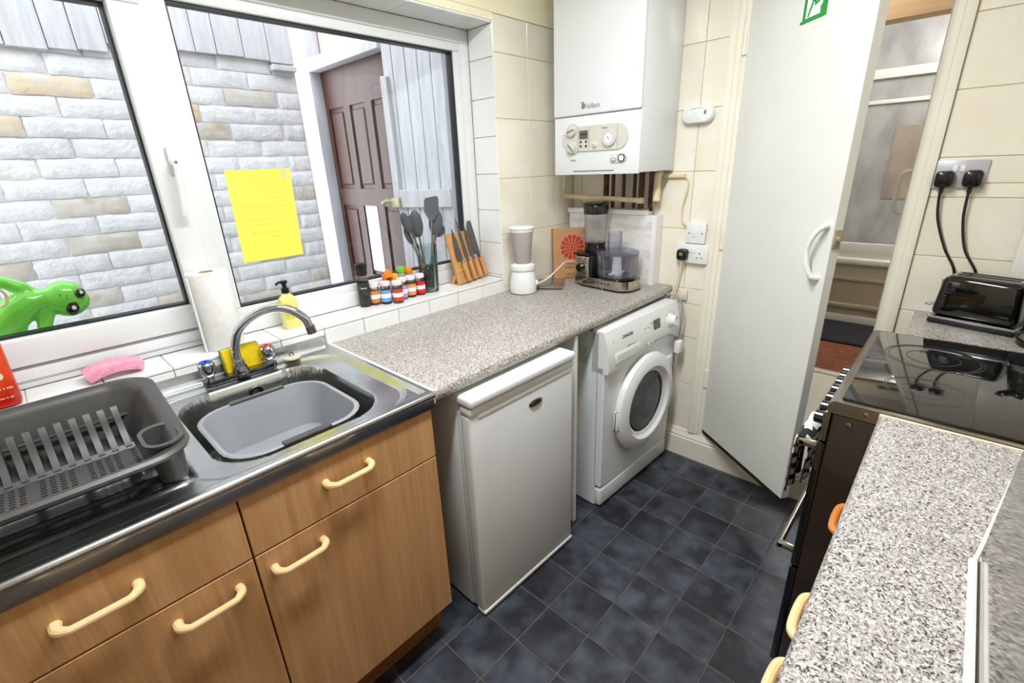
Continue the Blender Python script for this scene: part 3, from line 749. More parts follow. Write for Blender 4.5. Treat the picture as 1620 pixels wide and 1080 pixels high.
# ------------------------------------------------------------------ left run: cabinet, sink, worktop, fridge, washing machine
def smooth01(t): t = max(0.0, min(1.0, t)); return t * t * (3 - 2 * t)
def d_handle(cx, y, z, half, m, parent, depth=0.032, r=0.0075, name='handle'):
    pts = arc_pts([(cx - half, y + 0.004, z), (cx - half, y - depth * 0.5, z), (cx - half + 0.012, y - depth * 0.92, z), (cx - half * 0.55, y - depth, z),
                   (cx + half * 0.55, y - depth, z), (cx + half - 0.012, y - depth * 0.92, z), (cx + half, y - depth * 0.5, z), (cx + half, y + 0.004, z)], 5)
    n = len(pts); rr = [r * (0.95 + 0.30 * smooth01((abs(i - (n - 1) / 2) / ((n - 1) / 2) - 0.35) / 0.45)) for i in range(n)]
    return MB().tube(pts, rr, 10).build(name, m, parent)

CY = -0.598                      # carcass front
cab = thing('base_cabinet', 'beech effect sink base cabinet with two drawers and two doors', 'cabinet', (0, 0, 0))
c = MB(); c.box(-2.51, -2.494, CY + 0.002, -0.03, 0.13, 0.865); c.box(-1.512, -1.496, CY + 0.002, -0.03, 0.13, 0.865)
c.box(-2.494, -1.512, CY + 0.01, -0.03, 0.13, 0.148); c.box(-2.494, -1.512, -0.045, -0.03, 0.148, 0.72); c.box(-2.0, -1.984, CY + 0.006, CY + 0.06, 0.148, 0.86)
c.box(-2.494, -2.0, CY + 0.004, CY + 0.03, 0.70, 0.722); c.box(-1.984, -1.512, CY + 0.004, CY + 0.03, 0.70, 0.722)
c.build('carcass', beech_dark, cab, smooth=0)
MB().box(-2.50, -1.50, -0.545, -0.53, 0.0, 0.129).build('plinth', beech_dark, cab, smooth=0)
for (x0, x1, z0, z1, hc, hz, nm) in ((-2.488, -1.9945, 0.7165, 0.864, -2.232, 0.808, 'drawer_front'), (-1.9905, -1.497, 0.7165, 0.866, -1.757, 0.818, 'drawer_front'),
                                 (-2.488, -1.9945, 0.150, 0.7125, -2.089, 0.677, 'door'), (-1.9905, -1.497, 0.150, 0.7125, -1.903, 0.675, 'door')):
    w, hgt = x1 - x0, z1 - z0
    p = MB().rbox(-w / 2, w / 2, -0.018, 0, 0, hgt, 0.0015, 1).build(nm, beech, cab, ((x0 + x1) / 2, CY - 0.0005, z0), smooth=0)
    d_handle(hc - (x0 + x1) / 2, -0.018, hz - z0 - 0.012, 0.056, beige_plastic, p)

# sink top: one pressed steel sheet, height field
SXL, SXR, SYF, SYB, SZ0 = -2.50, -1.488, -0.622, -0.012, 0.912
BXC, BYC, BHX, BHY, BR = -1.790, -0.335, 0.200, 0.235, 0.11
def sd_rr(x, y, cx, cy, hx, hy, r):
    qx = abs(x - cx) - hx + r; qy = abs(y - cy) - hy + r
    return math.hypot(max(qx, 0), max(qy, 0)) + min(max(qx, qy), 0) - r
def smooth01(t): t = max(0.0, min(1.0, t)); return t * t * (3 - 2 * t)
def sink_z(x, y):
    z = SZ0
    d = sd_rr(x, y, BXC, BYC, BHX, BHY, BR)
    # outer raised rim
    e = min(x - SXL, SXR - x, y - SYF, SYB - y)
    z += 0.006 * (1 - smooth01((e - 0.012) / 0.016))
    # recessed field ring around bowl and lip
    f = sd_rr(x, y, -1.785, -0.335, 0.262, 0.262, 0.10)
    z -= 0.006 * (1 - smooth01((f + 0.006) / 0.016))
    # drainer ribs
    g = sd_rr(x, y, -2.245, -0.34, 0.215, 0.225, 0.03)
    if g < 0:
        z -= 0.008 * smooth01(-g / 0.015) * (0.7 + 0.3 * (x + 2.46) / 0.43)
        k = ((y + 0.565) / 0.0635) % 1.0
        z += 0.0075 * smooth01(-g / 0.03) * smooth01((0.24 - abs(k - 0.5)) / 0.12)
    if d < 0:
        z -= 0.165 * smooth01(-d / 0.022)
    # back ledge for the tap
    return z
nx, ny = 236, 142
top = MB(); bas = MB()
gv = [(SXL + (SXR - SXL) * i / nx, SYF + (SYB - SYF) * j / ny) for j in range(ny + 1) for i in range(nx + 1)]
vv = [(x, y, sink_z(x, y)) for x, y in gv]
ft, fb = [], []
for j in range(ny):
    for i in range(nx):
        a = j * (nx + 1) + i; q = (a, a + 1, a + nx + 2, a + nx + 1)
        cx = (vv[a][0] + vv[a + nx + 2][0]) / 2; cy = (vv[a][1] + vv[a + nx + 2][1]) / 2
        (fb if sd_rr(cx, cy, BXC, BYC, BHX, BHY, BR) < -0.006 else ft).append(q)
def sub(mb, fs):
    use = sorted({i for q in fs for i in q}); ix = {o: n for n, o in enumerate(use)}
    mb.add([vv[i] for i in use], [tuple(ix[i] for i in q) for q in fs])
sub(top, ft); sub(bas, fb)
sink = thing('sink', 'stainless steel inset sink and drainer on the beech cabinet', 'sink', (0, 0, 0))
zt_ = SZ0 + 0.006
def edge(u, v, w): return (w, u, v)
top.prism([(SYF, zt_), (SYF - 0.006, zt_ - 0.001), (SYF - 0.010, zt_ - 0.007), (SYF - 0.010, zt_ - 0.013), (SYF - 0.006, zt_ - 0.017), (SYF - 0.002, zt_ - 0.022), (SYF - 0.002, zt_ - 0.049), (SYF + 0.004, zt_ - 0.049), (SYF + 0.004, zt_ - 0.006)], SXL, SXR, edge)
top.prism([(SYB, zt_), (SYB + 0.006, zt_ + 0.004), (SYB + 0.006, zt_ + 0.030), (SYB + 0.010, zt_ + 0.030), (SYB + 0.010, zt_ - 0.02), (SYB, zt_ - 0.02)], SXL, SXR, edge)
top.build('sink_top', sink_steel, sink, smooth=50)
bas.build('basin', bowl_steel, sink, smooth=60)
ov = MB(); ov.lathe([(0.020, 0), (0.020, 0.006), (0.013, 0.006), (0.011, 0.0)], 16, (0, 0, 0), Matrix.Rotation(R(90), 3, 'X'), closed=True)
ov.build('overflow', black_plastic, sink, (-1.775, -0.113, 0.868))
# washing-up bowl
wub = thing('washing_up_bowl', 'light grey plastic washing up bowl inside the sink', 'bowl', (-1.792, -0.345, 0.7495))
def ring(hx, hy, r, z, cx=0, cy=0): return [(x, y, z) for x, y in rrect(hx, hy, r, 6, cx, cy)]
b = MB(); rings = [ring(0.131, 0.121, 0.05, 0.0), ring(0.141, 0.131, 0.055, 0.004), ring(0.158, 0.156, 0.072, 0.105), ring(0.163, 0.161, 0.078, 0.127), ring(0.172, 0.170, 0.088, 0.129), ring(0.174, 0.172, 0.088, 0.134),
                   ring(0.170, 0.168, 0.087, 0.1365), ring(0.162, 0.160, 0.080, 0.135), ring(0.154, 0.152, 0.072, 0.105), ring(0.137, 0.127, 0.056, 0.010), ring(0.12, 0.11, 0.05, 0.005)]
b.loft(rings); b.build('bowl', bowl_plastic, wub)
MB().rbox(-0.06, 0.06, -0.178, -0.156, 0.133, 0.141, 0.003).build('grip', grey_plastic, wub)
MB().rbox(-0.075, 0.075, 0.158, 0.176, 0.133, 0.139, 0.002).build('grip', grey_plastic, wub)
# tap
tap = thing('mixer_tap', 'chrome swan neck kitchen mixer tap with blue and red tops', 'tap', (-1.786, -0.055, 0.912))
b = MB(); b.prism(rrect(0.105, 0.018, 0.018), 0.0, 0.016, lambda u, v, w: (u, v, w)); b.lathe([(0.026, 0.0), (0.026, 0.012), (0.020, 0.03), (0.017, 0.036)], 20)
b.build('bridge', dark_chrome, tap)
sp_ = arc_pts([(0.0, 0, 0.03), (0.0, 0, 0.09), (0.022, -0.012, 0.15), (0.075, -0.04, 0.19), (0.135, -0.07, 0.195), (0.180, -0.094, 0.160), (0.192, -0.102, 0.118)], 8)
MB().tube(sp_, 0.0128, 14).build('spout', chrome, tap)
MB().cyl(Vector(sp_[-1]) + Vector((-.001, 0, 0.012)), Vector(sp_[-1]) + Vector((0.003, -0.002, -0.012)), 0.0145, n=14).build('aerator', dark_chrome, tap)
MB().cyl((0, 0, 0.03), (0, 0, 0.052), 0.0165, n=16).build('collar', chrome, tap)
for sgn, nm, col, lb in ((-1, 'cold_knob', s(30, 80, 180), 'blue topped chrome tap knob'), (1, 'hot_knob', s(190, 40, 40), 'red topped chrome tap knob')):
    k = MB(); x = sgn * 0.085
    k.cyl((x, 0, 0.012), (x, 0, 0.034), 0.012, n=14)
    pr = [(0.016, 0.030), (0.020, 0.036), (0.0225, 0.052), (0.0225, 0.066), (0.018, 0.071)]
    vs = []; fs = []
    for r_, z_ in pr:
        for j in range(24):
            a = 2 * PI * j / 24; q = r_ * (1 - 0.10 * (j % 6 == 0)) ; vs.append((x + q * math.cos(a), q * math.sin(a), z_))
    for i in range(len(pr) - 1):
        for j in range(24): fs.append((i * 24 + j, i * 24 + (j + 1) % 24, (i + 1) * 24 + (j + 1) % 24, (i + 1) * 24 + j))
    fs.append(tuple(range(4 * 24, 5 * 24))); fs.append(tuple(range(23, -1, -1)))
    k.add(vs, fs)
    kn = k.build(nm, chrome, tap); kn['label'] = lb
    MB().lathe([(0.0165, 0.0712), (0.0165, 0.0735), (0.006, 0.0735), (0.006, 0.072)], 20, (x, 0, 0), closed=True).build('index_ring', mat('tap_top_' + nm, col, None, rough=0.25), kn)
# plug
pl = thing('sink_plug', 'off white rubber sink plug on the steel ledge behind the bowl', 'plug', (-1.632, -0.058, 0.9185))
MB().lathe([(0.022, 0), (0.026, 0.003), (0.026, 0.006), (0.018, 0.009), (1e-6, 0.010)], 20).build('disc', mat('plug_rubber', s(222, 214, 190), None, rough=0.6), pl)
MB().tube([(0.007 * math.cos(a * PI / 6), 0, 0.015 + 0.006 * math.sin(a * PI / 6)) for a in range(12)], 0.0015, 6, closed=True).build('ring', copper_old, pl)
# yellow sponges behind tap
for k, (x, y, rz, lab) in enumerate(((-1.795, -0.022, 8, 'yellow sponge with green scourer behind the tap, left one'), (-1.742, -0.020, -6, 'yellow sponge behind the tap, right one nearer the red top'))):
    sp = thing('sponge', lab, 'sponge', (x, y, 0.9185), (R(-6), 0, R(rz)), group='yellow sponges behind the tap')
    MB().rbox(-0.028, 0.028, -0.022, -0.004, 0, 0.078, 0.004).build('foam', sponge_yellow, sp)
    MB().rbox(-0.028, 0.028, -0.0035, 0.004, 0.0, 0.078, 0.002).build('scourer', scour_green, sp)

# worktop (left)
def wt(u, v, w): return (w, u, v)
WF = -0.607
prof = [(-0.001, 0.91), (WF + 0.016, 0.91), (WF + 0.006, 0.907), (WF + 0.001, 0.900), (WF, 0.890), (WF + 0.001, 0.880), (WF + 0.006, 0.874), (WF + 0.014, 0.872), (-0.001, 0.872)]
tag(MB().prism(prof, -1.478, -0.002, wt).build('worktop', granite), 'speckled grey laminate worktop under the window above fridge and washing machine', 'worktop')
tag(MB().rbox(-1.4875, -1.4783, -0.618, -0.004, 0.876, 0.9195, 0.002, 1).build('joint_strip', seal_white), 'white sealant strip between sink and worktop', 'trim strip')

# fridge
frg = thing('fridge', 'white undercounter fridge with oval badge next to the beech cabinet', 'fridge', (-1.387, -0.645, 0.0), (0, 0, R(-1.2)))
FW = 0.497
MB().rbox(0.002, FW - 0.002, 0.062, 0.575, 0.012, 0.832, 0.006).build('cabinet', appliance, frg)
MB().rbox(0.004, FW - 0.004, 0.046, 0.066, 0.02, 0.80, 0.003).build('door_seal', grey_white, frg)
MB().rbox(0.0, FW, 0.0, 0.046, 0.022, 0.795, 0.010, 3).build('door', appliance_cream, frg)
dh = MB(); dh.rbox(0.0, FW, -0.004, 0.046, 0.797, 0.822, 0.006); dh.rbox(0.03, FW - 0.01, -0.002, 0.02, 0.775, 0.80, 0.008, 3)
dh.build('door_top_grip', appliance, frg)
MB().rbox(-0.002, FW + 0.002, -0.012, 0.575, 0.826, 0.858, 0.010, 3).build('top', appliance, frg)
MB().rbox(0.0, FW, -0.003, 0.04, 0.008, 0.024, 0.004).build('door_bottom_edge', white_plastic, frg)
bd = MB().lathe([(0.034, 0), (0.034, 0.003), (0.028, 0.005), (1e-6, 0.005)], 24, (0.29, 0.001, 0.735), Matrix.Rotation(R(90), 3, 'X') @ Matrix.Diagonal((1, 0.42, 1))); bdo = bd.build('badge', steel, frg)
MB().lathe([(0.026, 0), (0.026, 0.0062), (1e-6, 0.0062)], 24, (0.29, 0.001, 0.735), Matrix.Rotation(R(90), 3, 'X') @ Matrix.Diagonal((1, 0.36, 1))).build('badge_inlay', mat('badge_dark', s(96, 92, 78), None, rough=0.3, metal=0.8), bdo)
for fx_ in (0.04, FW - 0.04): MB().cyl((fx_, 0.10, 0), (fx_, 0.10, 0.014), 0.016, n=12).build('foot', black_plastic, frg)
# support panel with cream edge between fridge and washer
sp = thing('support_panel', 'white worktop support panel with cream edging between fridge and washing machine', 'panel', (-0.792, -0.60, 0.0))
MB().box(-0.008, 0.008, 0.003, 0.58, 0, 0.871).build('board', appliance, sp, smooth=0)
MB().rbox(-0.009, 0.009, 0.0, 0.004, 0, 0.871, 0.001, 1).build('edging', cream_trim, sp)

# washing machine
WMX, WMY = -0.656, -0.640
wm_ = thing('washing_machine', 'white front loading washing machine with round door under the worktop', 'washing machine', (WMX, WMY, 0.0), (0, 0, R(-2.2)))
W = 0.598
cbx = MB(); cbx.box(0, 0.006, 0.03, 0.56, 0.008, 0.845); cbx.box(W - 0.006, W, 0.03, 0.56, 0.008, 0.845); cbx.box(0.006, W - 0.006, 0.03, 0.56, 0.839, 0.845); cbx.box(0.006, W - 0.006, 0.554, 0.56, 0.008, 0.839); cbx.box(0.006, W - 0.006, 0.03, 0.554, 0.008, 0.014)
cbx.build('cabinet', appliance, wm_, smooth=0)
fp = MB(); NR = 64
def rect_ring(x0, x1, z0, z1, cx, cz):
    out = []
    for i in range(NR):
        a = 2 * PI * i / NR; ca, sa = math.cos(a), math.sin(a)
        tx = ((x1 - cx) / ca if ca > 1e-6 else ((x0 - cx) / ca if ca < -1e-6 else 1e9)); tz = ((z1 - cz) / sa if sa > 1e-6 else ((z0 - cz) / sa if sa < -1e-6 else 1e9))
        k = min(tx, tz); out.append((cx + ca * k, cz + sa * k))
    return out
rr_o = rect_ring(0.004, W - 0.004, 0.109, 0.70, 0.318, 0.435); rr_e = rect_ring(0.0, W, 0.105, 0.70, 0.318, 0.435)
cir = [(0.318 + 0.155 * math.cos(2 * PI * i / NR), 0.435 + 0.155 * math.sin(2 * PI * i / NR)) for i in range(NR)]
fp.loft([[(x, 0.034, z) for x, z in rr_e], [(x, 0.005, z) for x, z in rr_e], [(x, 0.0, z) for x, z in rr_o], [(x, 0.0, z) for x, z in cir], [(x, 0.12, z) for x, z in cir]], False, False)
fpo = fp.build('front_panel', appliance, wm_)
drum = MB().lathe([(0.154, 0.02), (0.150, -0.06), (0.165, -0.07), (0.165, -0.30), (1e-6, -0.31)], 40, (0.318, 0, 0.435), Matrix.Rotation(R(90), 3, 'X')); drum.build('drum', mat('drum_steel', s(120, 122, 126), s(84, 86, 90), 8, 0.3, metal=1.0), wm_)
MB().rbox(0.0, W, -0.002, 0.034, 0.010, 0.103, 0.012, 3).build('kick_panel', appliance, wm_)
# side pressing outline on the left flank
sdp = MB().tube([(-0.001, 0.17, 0.80), (-0.001, 0.17, 0.06), (-0.001, 0.20, 0.03), (-0.001, 0.5, 0.03)], 0.0025, 6); sdp.build('side_pressing', grey_white, wm_)
# fascia: leaning control panel with a bowed lower edge
def fas(w):
    pts = []
    n = 24
    for i in range(n + 1):
        x = W * i / n; lo = 0.672 + 0.040 * smooth01((x - 0.17) / 0.14) * smooth01((0.60 - x) / 0.10)
        pts.append((x, lo))
    return pts
fc = MB(); lowp = fas(0); n = len(lowp)
vs = [];
for x, lo in lowp: vs += [(x, 0.0, lo), (x, -0.020, lo + 0.006), (x, -0.024, lo + 0.03), (x, -0.012, 0.80), (x, 0.006, 0.852), (x, 0.06, 0.858), (x, 0.06, lo)]
fs = []
for i in range(n - 1):
    for j in range(7): fs.append((i * 7 + j, i * 7 + (j + 1) % 7, (i + 1) * 7 + (j + 1) % 7, (i + 1) * 7 + j))
fs.append(tuple(range(6, -1, -1))); fs.append(tuple(range((n - 1) * 7, n * 7)))
fc.add(vs, fs); fa = fc.build('fascia', white_plastic, wm_, smooth=30)
def fy_(z): return -0.024 + (z - 0.702) * 0.125      # fascia face y at height z
tilt = math.atan(0.125)
def onfas(x, z, off=0.0005): return Matrix.Translation((x, fy_(z) - off, z)) @ Matrix.Rotation(R(90) - tilt, 4, 'X')
dr = MB().rbox(-0.10, 0.10, -0.022, 0.022, 0, 0.004, 0.003, 2, onfas(0.145, 0.732)); dro = dr.build('detergent_drawer', white_plastic, wm_)
MB().rbox(-0.085, 0.075, -0.012, 0.010, 0.0035, 0.0046, 0.0005, 1, onfas(0.145, 0.735)).build('grip', grey_white, dro)
MB().rbox(-0.030, 0.030, -0.028, 0.028, 0, 0.002, 0.001, 1, onfas(0.385, 0.79)).build('display', lcd, wm_)
text('logo', 'ZANUSSI', 0.020, onfas(0.150, 0.808, 0.0008), ink, wm_)
smallprint('small_print', 0.055, 0.008, onfas(0.170, 0.762, 0.0008), grey_ink, wm_)
mk_ = MB()
for cx_, z0_, nn in ((0.285, 0.74, 4), (0.31, 0.742, 4), (0.338, 0.752, 4)):
    for q in range(nn): mk_.rbox(-0.005, 0.005, -0.0018, 0.0018, 0, 0.0012, 0.0002, 1, onfas(cx_, z0_ + q * 0.019))
for q in range(8):
    a = 2 * PI * q / 8; mk_.rbox(-0.004, 0.004, -0.0015, 0.0015, 0, 0.0012, 0.0002, 1, onfas(0.505 + 0.048 * math.cos(a), 0.782 + 0.048 * math.sin(a)))
mk_.build('programme_marks', grey_ink, wm_, smooth=0)['kind'] = 'stuff'
for q in range(4): MB().lathe([(0.008, 0), (0.008, 0.003), (1e-6, 0.0035)], 14, (0, 0, 0), None).build('button', grey_white, wm_, onfas(0.31 + 0.026 * q, 0.722 + 0.006 * q).translation, (R(90) - tilt, 0, 0))
kn = MB().lathe([(0.034, 0), (0.034, 0.006), (0.027, 0.010), (0.025, 0.030), (0.021, 0.034), (1e-6, 0.034)], 28); kno = kn.build('dial', white_plastic, wm_, onfas(0.505, 0.782).translation, (R(90) - tilt, 0, 0))
MB().rbox(-0.002, 0.002, 0.005, 0.024, 0.0335, 0.036, 0.0005, 1).build('dial_pointer', grey_ink, kno)
smallprint('small_print', 0.012, 0.010, onfas(0.045, 0.805, 0.0006), boiler_grey, wm_)
# round door
DXC, DZC = 0.318, 0.435
Mx = Matrix.Rotation(R(90), 3, 'X')
rg = MB().lathe([(0.150, 0.0), (0.232, 0.0), (0.238, 0.012), (0.232, 0.030), (0.212, 0.042), (0.178, 0.044), (0.165, 0.030), (0.155, 0.010)], 56, (DXC, -0.002, DZC), Mx, closed=True)
ring_o = rg.build('door_ring', white_plastic, wm_)
MB().lathe([(0.150, 0.016), (0.165, 0.022), (0.164, 0.03), (0.150, 0.024)], 48, (DXC, -0.002, DZC), Mx, closed=True).build('inner_rim', grey_white, ring_o)
gm = MB().lathe([(0.152, 0.0178), (0.140, 0.016), (0.120, -0.01), (0.10, -0.035), (0.06, -0.045), (1e-6, -0.048), (1e-6, -0.045), (0.06, -0.042), (0.10, -0.032), (0.12, -0.007), (0.14, 0.019)], 40, (DXC, -0.004, DZC), Mx, closed=True)
gm.build('door_glass', clear_mat('washer_door_glass', (0.62, 0.64, 0.66, 1), 1.0, 0.03, 1.6), wm_)
gs = MB().lathe([(0.146, 0.021), (0.150, 0.0185), (0.143, 0.016)], 40, (DXC, -0.002, DZC), Mx, closed=True); gs.build('door_seal', grey_plastic, wm_)
MB().rbox(DXC - 0.240, DXC - 0.222, -0.026, -0.004, DZC - 0.055, DZC + 0.035, 0.004).build('door_catch', white_plastic, ring_o)
cg_ = MB(); cg_.tube([(DXC - 0.218, -0.034, DZC + 0.036), (DXC - 0.242, -0.016, DZC + 0.036), (DXC - 0.2425, -0.014, DZC - 0.056), (DXC - 0.218, -0.034, DZC - 0.056)], 0.0016, 6); cg_.build('catch_gap', black_matt, ring_o)
MB().rbox(DXC + 0.20, DXC + 0.262, -0.010, 0.002, DZC + 0.07, DZC + 0.15, 0.004).build('door_hinge', white_plastic, wm_)
stk = MB().rbox(-0.0015, -0.0005, 0.085, 0.125, 0.70, 0.775, 0.0003, 1).build('sticker', mat('green_sticker', s(214, 230, 222), s(130, 196, 158), 60, 0.5), wm_, smooth=0)
# loose plug and grey lead over the machine
ld_ = thing('washer_lead', 'grey power lead with unplugged white plug hanging over the washing machine', 'cable', (-0.085, -0.66, 0.62))
MB().tube(arc_pts([(0.025, 0.10, 0.262), (0.022, 0.02, 0.258), (0.020, -0.022, 0.235), (0.018, -0.036, 0.17), (0.012, -0.034, 0.10), (0.016, -0.032, 0.045)], 8), 0.0045, 8).build('lead', mat('grey_flex', s(150, 152, 158), None, rough=0.5), ld_)
pg = MB().rbox(-0.020, 0.020, -0.052, -0.022, -0.015, 0.048, 0.006, 2).build('plug', white_plastic, ld_)
pn = MB()
for (x, z) in ((0.011, 0.006), (0.011, 0.028), ): pn.box(x + 0.009, x + 0.034, -0.040, -0.034, z - 0.003, z + 0.003)
pn.box(0.02, 0.046, -0.04, -0.034, 0.014, 0.02)
pn.build('pins', brass_old, pg, smooth=0)

# ------------------------------------------------------------------ boiler
bo = thing('boiler', 'white wall hung gas boiler with grey control panel in the corner', 'boiler', (0.0, -0.3475, 1.437))
BH = 0.2175
MB().rbox(-0.312, -0.003, -BH, BH, 0.004, 0.80, 0.006).build('casing', boiler_white, bo)
MB().rbox(-0.324, -0.308, -BH + 0.001, BH - 0.001, 0.0, 0.240, 0.005).build('lower_panel', boiler_white, bo)
ud = MB(); ud.rbox(-0.330, -0.306, -BH + 0.001, BH - 0.001, 0.243, 0.80, 0.006, 3); ud.build('front_door', boiler_white, bo)
MB().box(-0.314, -0.306, -BH + 0.004, BH - 0.004, 0.238, 0.250).build('door_gap', grey_white, bo, smooth=0)
text('logo', 'Vaillant', 0.028, on_x(-0.3305, -0.337 + 0.3475, 1.711 - 1.437), grey_ink, bo, sx=0.92)
em = MB()
def bx_(u, v, w): return (-0.3305 - w, -u, v)
em.prism(rrect(0.0085, 0.011, 0.008, 5, 0.3475 * 0 - 0.056, 0.276), 0, 0.0006, bx_)
em.prism([(-0.068, 0.291), (-0.060, 0.293), (-0.052, 0.291), (-0.052, 0.288), (-0.068, 0.288)], 0, 0.0006, bx_)
em.build('emblem', grey_ink, bo, smooth=0)
cpz, cpy = 1.585 - 1.437, 0.0      # control panel
XF = -0.324
def cf(u, v, w): return (XF - w, -u + 0.3475 - 0.345, cpz + v)
outl = [(-0.155, -0.02), (-0.150, -0.035), (-0.130, -0.045)]
poly = []
for i in range(13):                    # right cap
    a = R(-90 + 180 * i / 12); poly.append((0.118 + 0.050 * math.cos(a), 0.050 * math.sin(a)))
poly += [(-0.075, 0.050)]
for i in range(9): a = R(20 + 160 * i / 8); poly.append((-0.110 + 0.034 * math.cos(a), 0.034 + 0.030 * math.sin(a)))
poly += [(-0.162, 0.02), (-0.168, 0.0), (-0.162, -0.02)]
for i in range(9): a = R(180 + 160 * i / 8); poly.append((-0.110 + 0.034 * math.cos(a), -0.034 + 0.030 * math.sin(a)))
poly += [(-0.075, -0.050)]
cp = MB().prism(poly, 0.0, 0.006, cf).build('control_panel', boiler_grey, bo)
ln = MB()
for u in (-0.078, -0.022, 0.118): ln.box(XF - 0.0066, XF - 0.0058, -u + 0.0025 - 0.0006, -u + 0.0025 + 0.0006, cpz - 0.048, cpz + 0.048)
ln.build('panel_seam', grey_ink, cp, smooth=0)['kind'] = 'stuff'
MB().prism(rrect(0.022, 0.017, 0.002), 0.0062, 0.0072, lambda u, v, w: cf(u - 0.050, v + 0.016, w)).build('display', lcd, cp, smooth=0)
smallprint('display_digits', 0.032, 0.013, on_x(XF - 0.0073, 0.0525, cpz + 0.018), black_matt, cp)
for (u, v) in ((-0.064, -0.012), (-0.036, -0.012), (-0.064, -0.030), (-0.036, -0.030)):
    MB().lathe([(0.005, 0), (0.005, 0.002), (1e-6, 0.0025)], 12, cf(u, v, 0.006), Matrix.Rotation(R(-90), 3, 'Y')).build('button', ink, cp)
def knob(u, v, r, parent, m=boiler_grey, hgt=0.014, base=0.006, nm='knob', pa=40):
    k = MB().lathe([(r * 1.12, 0), (r * 1.12, 0.003), (r, 0.004), (r * 0.94, hgt), (r * 0.8, hgt + 0.002), (1e-6, hgt + 0.002)], 28, cf(u, v, base), Matrix.Rotation(R(-90), 3, 'Y')).build(nm, m, parent)
    ar = MB(); a0 = R(pa)
    T = Matrix.Translation(cf(u, v, base + hgt + 0.002)) @ Matrix.Rotation(a0, 4, 'X')
    ar.rbox(-0.0012, 0.0006, -r * 0.14, r * 0.14, -r * 0.85, r * 0.85, 0.0005, 1, T)
    ar.build('pointer', grey_ink, k)
    return k
knob(-0.110, 0.034, 0.023, cp, pa=75); knob(-0.110, -0.034, 0.023, cp, pa=-45); knob(0.010, -0.026, 0.010, cp, boiler_white, 0.008, pa=60)
ck = MB().lathe([(0.032, 0), (0.034, 0.004), (0.032, 0.009), (0.027, 0.010), (0.026, 0.008), (1e-6, 0.008)], 32, cf(0.080, -0.005, 0.006), Matrix.Rotation(R(-90), 3, 'Y')).build('timer_dial', boiler_grey, cp)
MB().lathe([(0.0245, 0.008), (0.0245, 0.0095), (1e-6, 0.0095)], 28, cf(0.080, -0.005, 0.006), Matrix.Rotation(R(-90), 3, 'Y')).build('dial_face', boiler_white, ck)
tk = MB()
for i in range(24):
    a = 2 * PI * i / 24; tk.rbox(-0.0003, 0.0003, -0.0006, 0.0006, 0.019, 0.0235, 0.0001, 1, Matrix.Translation(cf(0.080, -0.005, 0.0158)) @ Matrix.Rotation(a, 4, 'X'))
tk.rbox(-0.0006, 0.0006, -0.0016, 0.0016, -0.006, 0.008, 0.0003, 1, Matrix.Translation(cf(0.080, -0.005, 0.0162)) @ Matrix.Rotation(R(-25), 4, 'X'))
tk.build('dial_marks', grey_ink, ck, smooth=0)['kind'] = 'stuff'
text('panel_text', 'Vaillant', 0.010, on_x(XF - 0.0066, 0.0025 - 0.056, cpz + 0.036), grey_ink, cp)
gp = MB().prism(rrect(0.040, 0.017, 0.017), 0.0, 0.005, lambda u, v, w: cf(u + 0.124, v - 0.084, w)).build('gauge_plate', boiler_grey, bo)
knob(0.106, -0.084, 0.011, gp, boiler_white, 0.009, 0.005, 'gas_knob', 70)
gg = MB().lathe([(0.015, 0), (0.015, 0.006), (0.0125, 0.006), (0.0125, 0.004), (1e-6, 0.004)], 24, cf(0.142, -0.084, 0.005), Matrix.Rotation(R(-90), 3, 'Y')).build('pressure_gauge', black_plastic, gp)
MB().lathe([(0.012, 0.0042), (1e-6, 0.005)], 20, cf(0.142, -0.084, 0.005), Matrix.Rotation(R(-90), 3, 'Y')).build('gauge_face', boiler_white, gg)
MB().prism(rrect(0.016, 0.006, 0.002), 0, 0.001, lambda u, v, w: cf(u - 0.110, v - 0.086, w)).build('rating_label', boiler_grey, bo, smooth=0)
smallprint('rating_text', 0.022, 0.006, on_x(XF - 0.0012, 0.1125 - 0.002, cpz - 0.086), ink, bo)
MB().box(XF - 0.0008, XF + 0.001, 0.10 - 0.21 + 0.01, 0.11, 0.013, 0.018).build('flap_gap', grey_ink, bo, smooth=0)
# pipes below
pw = thing('boiler_pipes', 'row of tarnished copper pipes under the boiler', 'pipes', (0, 0, 1.0))
for (y, r, zb) in ((-0.257, 0.014, 0.275), (-0.295, 0.009, 0.275), (-0.354, 0.0085, 0.275), (-0.412, 0.0085, 0.275), (-0.449, 0.014, 0.275)):
    MB().cyl((-0.075, y, 0.44), (-0.075, y, zb), r, n=12).build('pipe', copper_old, pw)
MB().tube(arc_pts([(-0.07, -0.494, 0.44), (-0.07, -0.494, 0.30), (-0.068, -0.496, 0.282), (-0.055, -0.492, 0.268)]), 0.010, 10).build('pipe', copper_old, pw)
cpp = thing('condensate_pipe', 'cream painted horizontal pipe below the boiler', 'pipe', (-0.108, 0, 1.32))
MB().cyl((0, -0.025, 0.010), (0, -0.462, -0.006), 0.012, n=14).build('pipe', cream_pipe, cpp)
MB().cyl((0, -0.455, -0.006), (0, -0.475, -0.0065), 0.0145, n=14).build('end_joint', cream_pipe, cpp)
MB().tube(arc_pts([(0, -0.03, 0.010), (-0.002, -0.022, 0.03), (0, -0.024, 0.118)]), 0.007, 8).build('feed_wire', cream_pipe, cpp)
wp = thing('overflow_pipe', 'short cream plastic waste pipe at the boiler right corner', 'pipe', (-0.06, -0.518, 1.31))
MB().tube(arc_pts([(0.05, 0.01, 0.118), (0.01, 0.002, 0.115), (0.0, 0.0, 0.09), (0.0, 0.0, 0.0)]), 0.015, 12).build('pipe', cream_pipe, wp)
